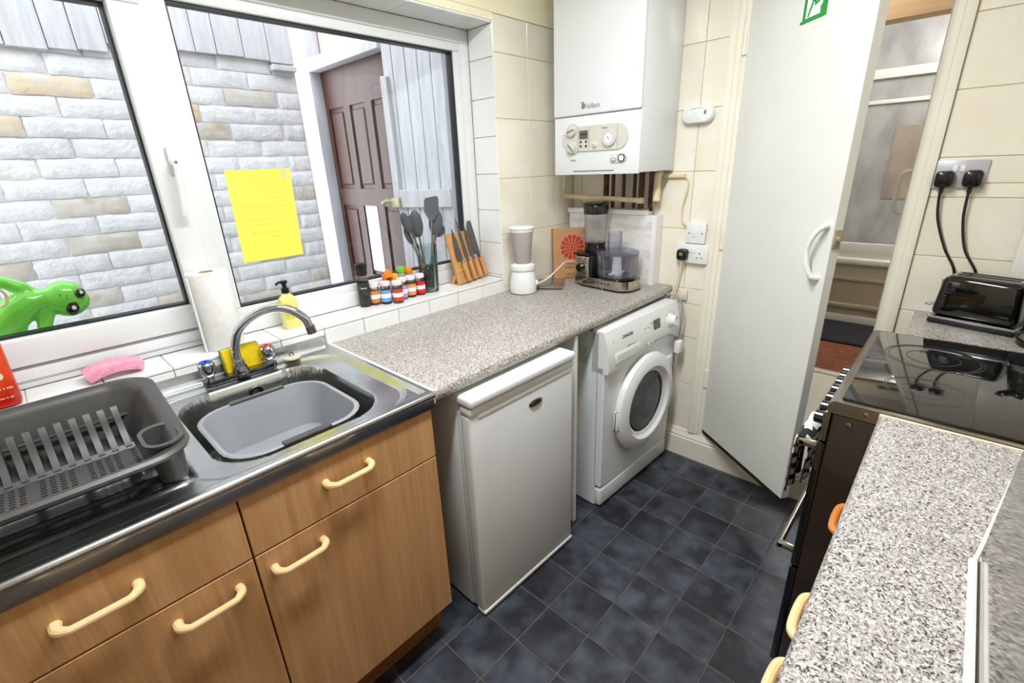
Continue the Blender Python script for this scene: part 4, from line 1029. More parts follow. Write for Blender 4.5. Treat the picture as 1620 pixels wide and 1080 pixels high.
MB().cyl((0, 0, 0.0), (0, 0, 0.05), 0.0175, n=14).build('socket_end', cream_pipe, wp)
tk_ = thing('cable_trunking', 'small white trunking and flex from boiler to switch plate', 'cable', (0, -0.57, 1.40))
MB().rbox(-0.018, -0.001, -0.055, 0.050, 0.008, 0.024, 0.003).build('trunking', cream_pipe, tk_)
MB().tube(arc_pts([(-0.012, -0.055, 0.014), (-0.014, -0.072, -0.005), (-0.012, -0.070, -0.05), (-0.012, -0.055, -0.12), (-0.012, -0.060, -0.18), (-0.012, -0.084, -0.203)], 8), 0.0035, 8).build('flex', cream_pipe, tk_)
# CO alarm
co = thing('carbon_monoxide_alarm', 'white oval carbon monoxide alarm on the tiles beside the boiler', 'alarm', (0, -0.661, 1.66))
def cof(u, v, w): return (-w, -u, v)
MB().loft([[cof(u * k, v * k, w) for u, v in rrect(0.068, 0.034, 0.034, 8)] for k, w in ((1, 0.0), (1, 0.024), (0.95, 0.030), (0.86, 0.033))]).build('case', white_plastic, co)
ro = MB().tube([cof(-0.030 + 0.019 * math.cos(2 * PI * i / 20), 0.002 + 0.019 * math.sin(2 * PI * i / 20), 0.0332) for i in range(20)], 0.0012, 6, closed=True); ro.build('test_button', grey_white, co)
MB().prism(rrect(0.005, 0.008, 0.001), 0.033, 0.0336, lambda u, v, w: cof(u + 0.036, v + 0.006, w)).build('grille', grey_ink, co, smooth=0)
smallprint('alarm_text', 0.045, 0.005, on_x(-0.0335, 0.0, 0.024), grey_ink, co)
for u in (0.0, 0.012): MB().prism(rrect(0.004, 0.005, 0.001, 3), 0.033, 0.0334, lambda a, v, w: cof(a + u, v - 0.016, w)).build('icon', grey_white, co, smooth=0)
# sockets on the left of the door
sw = thing('switch_plate', 'white single fused switch plate above the left socket', 'switch', (0, -0.699, 1.167))
MB().rbox(-0.016, 0.001, -0.046, 0.046, -0.046, 0.046, 0.005).build('plate', white_plastic, sw)
MB().rbox(-0.018, -0.014, -0.014, 0.014, -0.018, 0.018, 0.001).build('fuse_carrier', white_plastic, sw)
for y in (-0.03, 0.03): MB().cyl((-0.0158, y, 0), (-0.0172, y, 0), 0.0035, n=10).build('screw', grey_ink, sw)
def double_socket(x, y, z, name, label, m, depth=0.028, holes=(1, 1), rot=0):
    t = thing(name, label, 'socket', (x, y, z))
    MB().rbox(-depth, 0.001, -0.073, 0.073, -0.043, 0.043, 0.004).build('plate', m, t)
    for q in (0.008, -0.008):
        MB().rbox(-depth - 0.004, -depth + 0.001, q - 0.006, q + 0.006, 0.006, 0.026, 0.0015).build('switch', white_plastic, t)
    for k, sx in enumerate((0.036, -0.036)):
        if holes[k]:
            for (dy, dz, w, h_) in ((0, 0.004, 0.004, 0.008), (0.011, -0.016, 0.006, 0.004), (-0.011, -0.016, 0.006, 0.004)):
                MB().box(-depth - 0.0006, -depth + 0.002, sx + dy - w / 2, sx + dy + w / 2, dz - h_ / 2, dz + h_ / 2).build('pin_hole', black_matt, t, smooth=0)
    return t
double_socket(0, -0.696, 1.075, 'wall_socket', 'white double socket beside the boiler with one plug in', white_plastic, holes=(0, 1))
def plug_shape(parent, m, sgn=1, nm='plug'):
    b = MB(); b.loft([[(-w, u * k, v * k) for u, v in rrect(0.024, 0.026, 0.014, 5)] for k, w in ((1, 0.0), (1, 0.018), (0.92, 0.026), (0.70, 0.030))])
    o = b.build(nm, m, parent); return o
pgl = thing('black_plug', 'black plug with cream flex in the left double socket', 'plug', (-0.0284, -0.657, 1.071))
p1 = plug_shape(pgl, black_plastic); MB().rbox(-0.0312, -0.0295, -0.008, 0.008, -0.002, 0.010, 0.0006, 1).build('plug_label', mat('plug_label_print', s(150, 132, 48), None, rough=0.5), p1)
MB().tube(arc_pts([(-0.012, 0.0, -0.024), (-0.014, 0.002, -0.05), (-0.012, 0.012, -0.12), (-0.012, 0.022, -0.17), (-0.02, 0.055, -0.205), (-0.03, 0.085, -0.218), (-0.028, 0.10, -0.24)], 8), 0.0038, 8).build('flex', cream_pipe, pgl)
jb = thing('blank_plate', 'small stained white outlet plate just above the washing machine', 'socket', (0, -0.664, 0.872))
MB().rbox(-0.016, 0.001, -0.021, 0.024, -0.024, 0.026, 0.003).build('plate', mat('stained_white', s(226, 220, 204), s(212, 200, 176), 20, 0.4), jb)
MB().rbox(-0.013, -0.002, 0.024, 0.034, -0.01, 0.02, 0.002).build('side_stub', cream_pipe, jb)

# ------------------------------------------------------------------ things on the worktop in the corner
mp_ = thing('marble_board_pack', 'large flat box printed with white marble leaning on the back wall', 'box', (-0.004, 0, 0.9105))
MB().box(-0.062, 0.0, -0.530, -0.028, 0.0, 0.332).build('box', mat('white_card', s(238, 238, 238), None, rough=0.5), mp_, smooth=0)
MB().box(-0.0635, -0.0622, -0.508, -0.030, 0.004, 0.330).build('marble_print', marble_white, mp_, smooth=0)
MB().rbox(-0.068, 0.0, -0.476, -0.018, 0.3325, 0.356, 0.002, 1).build('top_flap', mat('white_card_flap', s(240, 240, 240), None, rough=0.5), mp_)
# cookbook
bkv = Vector((-0.075, -0.155)) - Vector((-0.222, -0.040)); bw_ = bkv.length
bk = thing('cookbook', 'kraft brown cookbook with a red mandala leaning in the corner', 'book', (-0.222, -0.040, 0.911), (0, 0, math.atan2(bkv.y, bkv.x)))
TB = Matrix.Rotation(R(-5), 4, 'X')
MB().rbox(0, bw_, 0.0, 0.004, 0, 0.262, 0.001, 1, TB).build('cover', book_card, bk)
MB().rbox(0, bw_, 0.020, 0.024, 0, 0.262, 0.001, 1, TB).build('back_cover', book_card, bk)
MB().rbox(0.0, 0.003, 0.0, 0.024, 0, 0.262, 0.001, 1, TB).build('spine', book_card, bk)
MB().box(0.004, bw_ - 0.003, 0.0042, 0.0198, 0.003, 0.259).build('pages', paper_white, bk, smooth=0).matrix_local = TB
md = MB(); mc = Vector((bw_ * 0.56, 0, 0.162))
def bkf(u, v, w): return TB @ Vector((mc.x + u, -0.0003 - w, mc.z + v))
for n_, r_, pr in ((14, 0.0545, 0.0108), (14, 0.0395, 0.0066), (10, 0.0250, 0.0058)):
    for i in range(n_):
        a = 2 * PI * i / n_; cx, cz = r_ * math.cos(a), r_ * math.sin(a)
        md.prism([(cx + pr * math.cos(q * PI / 6), cz + pr * math.sin(q * PI / 6)) for q in range(12)], 0, 0.0004, bkf)
for (ra, rb) in ((0.031, 0.0345), (0.011, 0.018), (0.0, 0.008), (0.0458, 0.0472)):
    for i in range(24):
        a, b_ = 2 * PI * i / 24, 2 * PI * (i + 1) / 24
        q = [(ra * math.cos(a), ra * math.sin(a)), (rb * math.cos(a), rb * math.sin(a)), (rb * math.cos(b_), rb * math.sin(b_)), (ra * math.cos(b_), ra * math.sin(b_))]
        md.prism(q if ra > 0 else q[1:3] + [(0, 0)], 0, 0.0005, bkf)
mdo = md.build('mandala_print', book_red, bk, smooth=0); mdo['kind'] = 'stuff'
FT = TB @ Matrix.Translation((mc.x, -0.0006, 0)) @ Matrix.Rotation(R(90), 4, 'X')
text('title_text', "ROSA'S", 0.018, FT @ Matrix.Translation((0, 0.075, 0)), mat('brown_red_print', s(120, 60, 48), None, rough=0.6), bk)
text('title_text', 'THAI CAFE', 0.018, FT @ Matrix.Translation((0, 0.055, 0)), bpy.data.materials['brown_red_print'], bk)
smallprint('subtitle_text', 0.060, 0.005, FT @ Matrix.Translation((0, 0.022, 0)), bpy.data.materials['brown_red_print'], bk)
# kitchen scale
sc = thing('kitchen_scale', 'flat silver glass kitchen scale between blender and cookbook', 'scale', (-0.345, -0.112, 0.9105), (0, 0, R(34)))
MB().rbox(-0.085, 0.085, -0.070, 0.070, 0.004, 0.016, 0.003).build('platform', steel, sc)
MB().rbox(-0.083, 0.083, -0.068, 0.068, 0.016, 0.0185, 0.001).build('glass_top', mat('scale_glass', s(150, 148, 144), None, rough=0.08, metal=0.7), sc)
MB().rbox(-0.082, 0.082, -0.067, 0.067, 0.0, 0.004, 0.001, 1).build('base', black_matt, sc)
# small white blender
bl = thing('small_blender', 'white jug blender with a frosted jug at the end of the sill', 'blender', (-0.520, -0.088, 0.9105))
MB().lathe([(0.054, 0.0), (0.062, 0.004), (0.0645, 0.02), (0.0635, 0.05), (0.056, 0.095), (0.050, 0.112), (0.052, 0.118), (0.050, 0.135), (0.042, 0.143), (1e-6, 0.143)], 36).build('motor_base', white_plastic, bl)
MB().lathe([(0.0575, 0.112), (0.0595, 0.117), (0.0575, 0.134), (0.05, 0.137), (0.05, 0.115)], 32).build('collar', white_plastic, bl)
MB().lathe([(0.036, 0.143), (0.038, 0.146), (0.053, 0.300), (0.0515, 0.300), (0.0365, 0.148)], 36).build('jug', frost_plastic, bl)
MB().lathe([(0.0535, 0.287), (0.0555, 0.290), (0.0565, 0.302), (0.060, 0.304), (0.060, 0.310), (0.052, 0.313), (1e-6, 0.314)], 36).build('lid', white_plastic, bl)
kk = MB().lathe([(0.013, 0), (0.013, 0.008), (0.011, 0.010), (1e-6, 0.010)], 20, (0.038, -0.048, 0.045), (Matrix.Rotation(math.atan2(-0.048, 0.038), 3, 'Z') @ Matrix.Rotation(R(90), 3, 'Y'))).build('switch_knob', white_plastic, bl)
cbl = tag(MB().tube(arc_pts([(-0.462, -0.115, 0.940), (-0.42, -0.155, 0.965), (-0.33, -0.16, 1.005), (-0.262, -0.15, 1.022), (-0.20, -0.165, 1.012), (-0.165, -0.185, 0.995), (-0.13, -0.19, 0.96)], 10), 0.003, 8).build('blender_flex', white_plastic), 'thin white flex arching from the blender to behind the food processor', 'cable')
# food processor
fpz = thing('food_processor', 'chrome and black food processor with blender jug and clear bowl', 'food processor', (-0.185, -0.25, 0.911), (0, 0, R(-6)))
bd_ = MB(); bd_.rbox(-0.075, 0.085, -0.050, 0.045, 0.006, 0.150, 0.012, 3)
bd_.loft([[(x, y, z) for x, y in rrect(0.082, 0.155, 0.06, 8, 0.005, -0.115)] for z in (0.008, 0.012)] + [[(x * 0.985, y, z) for x, y in rrect(0.080, 0.152, 0.058, 8, 0.005, -0.115)] for z in (0.045, 0.05)])
bd_.build('body', mat('chrome_plastic', s(196, 192, 180), s(176, 172, 160), 6, 0.12, metal=1.0), fpz)
MB().rbox(-0.078, 0.088, -0.054, 0.049, 0.150, 0.163, 0.006).build('body_top', black_plastic, fpz)
MB().rbox(-0.074, 0.07, -0.068, -0.046, 0.052, 0.156, 0.004).build('back_column', black_plastic, fpz)
MB().prism(rrect(0.083, 0.156, 0.061, 8, 0.005, -0.115), 0.0, 0.008, lambda u, v, w: (u, v, w)).build('foot_rim', black_plastic, fpz)
kq = MB().lathe([(0.022, 0), (0.022, 0.012), (0.018, 0.016), (1e-6, 0.016)], 24, (-0.075, 0.002, 0.092), Matrix.Rotation(R(-90), 3, 'Y')).build('speed_knob', black_gloss, fpz)
for q in range(6): MB().lathe([(0.004, 0), (0.004, 0.002), (1e-6, 0.002)], 10, (-0.0755, -0.07 - 0.020 * q, 0.030), Matrix.Rotation(R(-90), 3, 'Y')).build('vent_dot', black_matt, fpz)
vm = MB()
for pts_ in ([(0.016, 0.055), (0.004, 0.028)], [(-0.010, 0.050), (0.004, 0.028)]): vm.tube([(-0.0755, a, b_) for a, b_ in pts_], 0.0022, 6)
vm.build('lock_mark', black_matt, fpz)
MB().sphere((-0.072, -0.135, 0.006), 0.007).build('foot', chrome, fpz)
jy = -0.025
MB().lathe([(0.050, 0.163), (0.052, 0.17), (0.050, 0.205), (0.053, 0.21), (1e-6, 0.21)], 32, (0, jy, 0)).build('jug_collar', black_plastic, fpz)
MB().lathe([(0.047, 0.211), (0.050, 0.215), (0.057, 0.350), (0.0555, 0.350), (0.0485, 0.217)], 32, (0, jy, 0)).build('blender_jug', clear_plastic, fpz)
MB().tube(arc_pts([(-0.01, jy + 0.056, 0.335), (-0.012, jy + 0.082, 0.33), (-0.012, jy + 0.088, 0.30), (-0.012, jy + 0.084, 0.25), (-0.01, jy + 0.054, 0.235)], 6), 0.006, 8).build('jug_handle', clear_plastic, fpz)
ldm = MB(); ldm.lathe([(0.059, 0.345), (0.060, 0.38), (0.058, 0.385), (0.062, 0.388), (0.064, 0.396), (0.045, 0.400), (1e-6, 0.400)], 32, (0, jy, 0)); ldm.build('jug_lid', black_plastic, fpz)
by_ = -0.160
MB().lathe([(0.088, 0.052), (0.092, 0.062), (0.1e-5, 0.060)], 36, (0, by_, 0)).build('bowl_base', black_plastic, fpz)
MB().lathe([(0.086, 0.062), (0.092, 0.066), (0.100, 0.172), (0.0985, 0.172), (0.090, 0.068)], 36, (0, by_, 0)).build('bowl', smoke_plastic, fpz)
MB().lathe([(0.104, 0.168), (0.104, 0.176), (0.09, 0.184), (0.04, 0.188), (0.04, 0.186), (0.09, 0.181), (0.1, 0.175)], 36, (0, by_, 0)).build('bowl_lid', smoke_plastic, fpz)
MB().lathe([(0.034, 0.186), (0.034, 0.262), (0.036, 0.264), (0.032, 0.264), (0.032, 0.188)], 28, (0.01, by_ + 0.025, 0)).build('feed_tube', smoke_plastic, fpz)
MB().tube(arc_pts([(-0.012, by_ - 0.098, 0.165), (-0.014, by_ - 0.135, 0.160), (-0.014, by_ - 0.142, 0.12), (-0.014, by_ - 0.125, 0.075), (-0.012, by_ - 0.088, 0.070)], 6), 0.0065, 8).build('bowl_handle', clear_plastic, fpz)
bh = MB(); bh.lathe([(0.026, 0.062), (0.025, 0.08), (0.022, 0.12), (0.021, 0.145), (0.012, 0.152), (1e-6, 0.152)], 24, (0, by_, 0)); bh.rbox(-0.05, 0.05, by_ - 0.010, by_ + 0.012, 0.068, 0.078, 0.004, 2)
bh.build('blade_hub', white_plastic, fpz)

# ------------------------------------------------------------------ window sill
SZ = 0.9775
nt_ = thing('yellow_note', 'yellow paper note taped on the right window pane', 'paper', (-1.53, 0.1815, 1.36))
def ntf(u, v, w): return (u, -w, v)
MB().prism([(-0.104, -0.150), (0.099, -0.150), (0.108, 0.147), (-0.100, 0.147)][::1], 0.0, 0.0006, lambda u, v, w: (u, -w, v)).build('sheet', yellow_paper, nt_, smooth=0)
wr = MB(); random.seed(3)
for (v, u0, u1) in ((0.055, 0.015, 0.06), (0.028, -0.065, 0.085), (0.010, -0.02, 0.05), (-0.014, -0.070, 0.095), (-0.030, -0.045, 0.05), (-0.058, -0.055, 0.085), (-0.074, 0.0, 0.045)):
    u = u0
    while u < u1:
        l = random.uniform(0.004, 0.012); pts = [(u + l * q / 5, -0.0009, v + 0.003 * math.sin(q * 2.1 + u * 90)) for q in range(6)]
        wr.tube(pts, 0.0005, 4); u += l + random.choice((0.003, 0.004, 0.009))
wr.build('faint_writing', yellow_ink, nt_, smooth=0)['kind'] = 'stuff'
MB().prism([(0.075, 0.115), (0.093, 0.115), (0.094, 0.149), (0.076, 0.150)], 0.0007, 0.0009, ntf).build('tape', clear_mat('sticky_tape', (1, 1, 1, 1), 0.5, 0.3, body=s(240, 236, 190), bodyfac=0.4), nt_, smooth=0)
# paper roll
pr = thing('kitchen_roll', 'white kitchen paper roll standing on the sill in front of the mullion', 'kitchen roll', (-1.778, 0.076, SZ))
MB().lathe([(0.020, 0.0), (0.056, 0.0), (0.057, 0.003), (0.057, 0.238), (0.056, 0.241), (0.020, 0.241)], 40, closed=True).build('roll', tissue, pr)
MB().lathe([(0.0205, 0.0), (0.0205, 0.2415), (0.0185, 0.2415), (0.0185, 0.0)], 24, closed=True).build('core', card, pr)
fl_ = MB(); fl_.prism([(-0.0565, 0.0), (-0.058, -0.030), (-0.062, -0.030), (-0.059, 0.0)], 0.002, 0.232, lambda u, v, w: (u, v, w)); fl_.build('loose_sheet', tissue, pr, smooth=0)
# soap
so = thing('soap_dispenser', 'clear pump bottle of yellow hand soap on the sill behind the tap', 'soap bottle', (-1.556, 0.088, SZ))
MB().loft([[(x, y, z) for x, y in rrect(a * 0.030, a * 0.020, 0.014)] for a, z in ((0.92, 0.0), (1, 0.004), (1, 0.09), (0.95, 0.105), (0.5, 0.120), (0.4, 0.126))]).build('bottle', soap_liquid, so)
MB().prism(rrect(0.022, 0.02, 0.004), -0.0208, -0.0202, lambda u, v, w: (u, w, 0.055 + v)).build('label', mat('soap_label', s(222, 208, 90), s(196, 186, 80), 50, 0.4), so, smooth=0)
MB().lathe([(0.013, 0.126), (0.013, 0.142), (0.007, 0.144), (0.007, 0.158), (0.012, 0.159), (0.012, 0.168), (1e-6, 0.169)], 18).build('pump', black_plastic, so)
MB().tube(arc_pts([(0.0, 0, 0.164), (-0.02, -0.006, 0.165), (-0.030, -0.009, 0.160)], 5), 0.0045, 8).build('nozzle', black_plastic, so)
# red pouch
po = thing('red_pouch', 'red and orange refill pouch standing on the sill at the left edge', 'pouch', (-2.31, 0.055, SZ), (R(-8), 0, 0))
MB().loft([[(x, y, z) for x, y in rrect(hx_, hy_, min(hy_ * 0.95, 0.02), 4)] for hx_, hy_, z in ((0.058, 0.028, 0.0), (0.062, 0.030, 0.01), (0.063, 0.026, 0.08), (0.064, 0.014, 0.16), (0.064, 0.003, 0.215), (0.064, 0.002, 0.23))]).build('film', red_pouch, po)
MB().prism(rrect(0.009, 0.009, 0.009), -0.0285, -0.0275, lambda u, v, w: (0.038 + u, w, 0.075 + v)).build('roundel', mat('cream_roundel', s(226, 216, 170), None, rough=0.4), po, smooth=0)
smallprint('pouch_text', 0.055, 0.008, Matrix.Translation((0.028, -0.031, 0.045)) @ Matrix.Rotation(R(90), 4, 'X'), mat('pouch_print', s(236, 190, 150), None, rough=0.5), po)
smallprint('pouch_text', 0.045, 0.007, Matrix.Translation((0.028, -0.0312, 0.022)) @ Matrix.Rotation(R(90), 4, 'X'), bpy.data.materials['pouch_print'], po)
# pink sponge (bent)
ps = thing('pink_sponge', 'bent pink cleaning sponge drying on the sill', 'sponge', (-2.062, 0.065, SZ), (0, 0, R(4)))
rings = []
for i in range(13):
    u = -0.062 + 0.124 * i / 12; zc = 0.004 + 0.013 * (1 - (u / 0.062) ** 2); sl = -2 * 0.013 * u / 0.062 ** 2
    e = 1.0 if 0 < i < 12 else 0.93
    rings.append([(u - q[1] * sl * 0.7, q[0] * e, zc + 0.013 + q[1] * e) for q in rrect(0.036, 0.0125, 0.004, 2)])
MB().loft(rings).build('foam', sponge_pink, ps)
# pepper grinder
gr = thing('pepper_grinder', 'black topped pepper grinder jar at the left of the spice jars', 'pepper grinder', (-1.246, 0.116, SZ))
MB().lathe([(0.022, 0), (0.023, 0.004), (0.023, 0.105), (0.018, 0.115)], 24).build('bottle', jar_glass, gr)
MB().lathe([(0.0205, 0.003), (0.0205, 0.045), (1e-6, 0.045)], 20).build('peppercorns', mat('peppercorn', s(56, 46, 40), s(96, 84, 74), 200, 0.8, bump=1, bscale=220), gr)
MB().lathe([(0.0234, 0.045), (0.0234, 0.098), (0.0228, 0.098), (0.0228, 0.045)], 24).build('label', mat('black_label', s(28, 27, 30), s(60, 58, 62), 60, 0.5), gr)
smallprint('label_text', 0.022, 0.007, Matrix.Translation((-0.012, -0.0225, 0.078)) @ Matrix.Rotation(R(-28), 4, 'Z') @ Matrix.Rotation(R(90), 4, 'X'), label_white, gr)
MB().lathe([(0.020, 0.106), (0.0225, 0.112), (0.021, 0.124), (0.0185, 0.126)], 24).build('clear_neck', clear_plastic, gr)
MB().lathe([(0.0195, 0.125), (0.021, 0.130), (0.0215, 0.168), (0.022, 0.172), (0.016, 0.173), (1e-6, 0.172)], 24).build('cap', black_plastic, gr)
# spice jars
def spice(x, y, col, lab, fill):
    t = thing('spice_jar', lab, 'jar', (x, y, SZ), (0, 0, R(-35)), group='spice jars on the sill')
    MB().lathe([(0.0205, 0), (0.0215, 0.003), (0.0215, 0.066), (0.018, 0.072), (0.018, 0.076)], 22).build('glass', jar_glass, t)
    MB().lathe([(0.0195, 0.003), (0.0195, 0.056), (1e-6, 0.057)], 20).build('spice', mat('spice', fill, None, rough=0.9, bump=0.6, bscale=180), t)
    lb = MB()
    for (r0, r1, z0, z1) in ((0.0216, 0.0221, 0.010, 0.058),):
        n = 18; vs = []; fs = []
        for i in range(n + 1):
            a = R(-170 + 160 * i / n)
            for r_, z_ in ((r0, z0), (r1, z0), (r1, z1), (r0, z1)): vs.append((r_ * math.cos(a), r_ * math.sin(a), z_))
        for i in range(n):
            for j in range(4): fs.append((i * 4 + j, i * 4 + (j + 1) % 4, i * 4 + 4 + (j + 1) % 4, i * 4 + 4 + j))
        lb.add(vs, fs)
    lo = lb.build('label', mat('jar_label', col, None, rough=0.5), t)
    wb_ = MB(); vs = []; fs = []; n = 18
    for i in range(n + 1):
        a = R(-168 + 156 * i / n)
        for r_, z_ in ((0.0220, 0.026), (0.0224, 0.026), (0.0224, 0.043), (0.0220, 0.043)): vs.append((r_ * math.cos(a), r_ * math.sin(a), z_))
    for i in range(n):
        for j in range(4): fs.append((i * 4 + j, i * 4 + (j + 1) % 4, i * 4 + 4 + (j + 1) % 4, i * 4 + 4 + j))
    wb_.add(vs, fs); wb_.build('name_band', label_white, lo)
    MB().lathe([(0.0195, 0.074), (0.021, 0.075), (0.021, 0.088), (0.0195, 0.090), (1e-6, 0.0895)], 24).build('lid', mat('jar_lid', s(236, 234, 234), s(222, 206, 210), 60, 0.3), t)
spice(-1.206, 0.108, s(206, 130, 60), 'spice jar with tan label next to the pepper grinder', s(170, 96, 40))
spice(-1.170, 0.082, s(110, 160, 220), 'spice jar with pale blue label', s(60, 52, 46))
spice(-1.133, 0.052, s(206, 60, 40), 'spice jar with red label and frontmost in the cluster', s(110, 104, 70))
spice(-1.089, 0.084, s(186, 140, 206), 'spice jar with lilac label', s(206, 180, 150))
spice(-1.044, 0.086, s(220, 146, 84), 'spice jar with orange label second from the utensil vase', s(110, 60, 30))
spice(-0.997, 0.084, s(210, 30, 34), 'spice jar with red contents next to the utensil vase', s(200, 30, 24))
def sauce(x, y, m, lab, hgt, open_=False):
    t = thing('seasoning_bottle', lab, 'bottle', (x, y, SZ), group='capped seasoning bottles behind the jars')
    MB().lathe([(0.0155, 0), (0.0165, 0.004), (0.0165, hgt - 0.03), (0.012, hgt - 0.022)], 18).build('bottle', frost_plastic, t)
    MB().lathe([(0.0165, hgt - 0.024), (0.0175, hgt - 0.022), (0.0175, hgt - 0.003), (0.016, hgt), (1e-6, hgt)], 20).build('cap', m, t)
    if open_:
        MB().lathe([(0.0175, 0), (0.0185, 0.003), (0.0175, 0.008), (1e-6, 0.010)], 18, (0.004, -0.006, hgt + 0.002), Matrix.Rotation(R(72), 3, 'X')).build('flip_lid', m, t)
        MB().prism([(0.011 * math.cos(R(a)), -0.004 + 0.007 * math.sin(R(a))) for a in range(180, 361, 20)], 0, 0.0006, lambda u, v, w: (u, -0.0178 - w, hgt - 0.009 + v)).build('opening', black_matt, t)
sauce(-1.135, 0.120, orange_plastic, 'seasoning bottle with opened orange flip cap', 0.108, True)
sauce(-1.094, 0.127, amber_plastic, 'seasoning bottle with amber yellow cap', 0.102)
sauce(-1.054, 0.131, green_plastic, 'seasoning bottle with green cap', 0.125)
sauce(-1.018, 0.131, orange_plastic, 'seasoning bottle with plain orange cap beside the green one', 0.116)
# glass vase and utensils
VX, VY = -0.935, 0.098
vz = thing('utensil_vase', 'tall clear glass vase holding grey kitchen utensils', 'vase', (VX, VY, SZ))
MB().lathe([(1e-6, 0.0), (0.038, 0), (0.039, 0.004), (0.046, 0.205), (0.0435, 0.205), (0.0365, 0.012), (1e-6, 0.010)], 32).build('glass', vase_glass, vz)
def utensil(nm, lab, foot, top, head, length_head, m=silicone, hm=steel):
    """foot, top: local points in the vase frame; head: (width, thickness, profile)"""
    t = thing(nm, lab, 'utensil', (VX + foot[0], VY + foot[1], SZ + foot[2]), group='utensils in the glass vase')
    d = Vector(top) - Vector(foot); L = d.length
    zz = d.normalized(); yy = Vector((0.50, 0.86, 0)); yy = (yy - zz * yy.dot(zz)).normalized(); xx = yy.cross(zz)
    t.rotation_euler = Matrix((xx, yy, zz)).transposed().to_euler()
    MB().cyl((0, 0, 0), (0, 0, L - length_head * 0.8), 0.0055, 0.0045, n=10).build('shaft', hm, t)
    MB().cyl((0, 0, 0), (0, 0, 0.10), 0.008, 0.0065, n=10).build('grip', m, t)
    w, th, kind = head
    z0 = L - length_head
    b = MB()
    if kind == 'spatula':
        poly = [(-0.010, 0), (0.010, 0), (w, 0.035), (w, length_head - 0.008), (w * 0.7, length_head), (-w * 0.8, length_head * 0.9), (-w, length_head * 0.8), (-w, 0.035)]
        b.prism(poly, -th, th, lambda u, v, q: (u, q, z0 + v))
    elif kind == 'spoon':
        b.sphere((0, 0, z0 + length_head / 2), w, th, length_head / 2, 18, 12)
        b.v = [(x, y + (0.35 * (w - abs(x)) * -0.4), z) for x, y, z in b.v]
    elif kind == 'ladle':
        b.lathe([(1e-6, -w * 0.75), (w * 0.6, -w * 0.62), (w * 0.95, -w * 0.25), (w, 0), (w * 0.93, 0), (w * 0.85, -w * 0.25), (w * 0.5, -w * 0.55), (1e-6, -w * 0.66)], 22, (0, -0.004, z0 + length_head / 2), Matrix.Rotation(R(70), 3, 'X'))
    h_ = b.build('head', m, t)
    if kind == 'slotted':
        pass
    return t
R_ = []
utensil('spatula', 'grey silicone spatula standing tallest in the vase', (0.004, -0.018, 0.016), (0.030, -0.030, 0.405), (0.030, 0.004, 'spatula'), 0.10)
utensil('serving_spoon', 'grey silicone spoon leaning left in the vase', (0.018, 0.004, 0.016), (-0.110, -0.012, 0.350), (0.019, 0.008, 'spoon'), 0.092)
utensil('tong', 'grey tipped tongs leaning left behind the spoon', (0.02, 0.015, 0.016), (-0.092, 0.010, 0.290), (0.014, 0.006, 'spoon'), 0.085)
utensil('pasta_server', 'dark grey rounded server in the middle of the vase', (0.010, 0.018, 0.016), (-0.035, 0.012, 0.352), (0.026, 0.012, 'spoon'), 0.115)
utensil('turner', 'narrow grey turner at the back of the vase', (0.0, 0.022, 0.016), (-0.052, 0.026, 0.335), (0.016, 0.004, 'spatula'), 0.10)
us = utensil('slotted_spoon', 'dark slotted spoon on the right of the vase', (-0.006, -0.008, 0.016), (0.062, -0.020, 0.345), (0.030, 0.008, 'spoon'), 0.105)
utensil('ladle', 'grey ladle leaning right towards the knife block', (-0.016, 0.010, 0.016), (0.098, 0.020, 0.285), (0.034, 0.01, 'ladle'), 0.06)
scz = thing('scissors', 'kitchen scissors with teal loops inside the vase', 'scissors', (VX - 0.004, VY - 0.024, SZ + 0.04), (R(6), R(4), R(30)), group='utensils in the glass vase')
scm = MB()
for sgn in (-1, 1):
    scm.tube([(sgn * 0.012 + 0.011 * math.cos(2 * PI * i / 14), 0, 0.098 + 0.018 * math.sin(2 * PI * i / 14)) for i in range(14)], 0.003, 6, closed=True)
scm.build('loops', teal_plastic, scz)
MB().prism([(-0.008, 0.0), (0.008, 0.0), (0.006, 0.08), (-0.006, 0.08)], -0.0015, 0.0015, lambda u, v, w: (u, w, v)).build('blades', steel, scz, smooth=0)
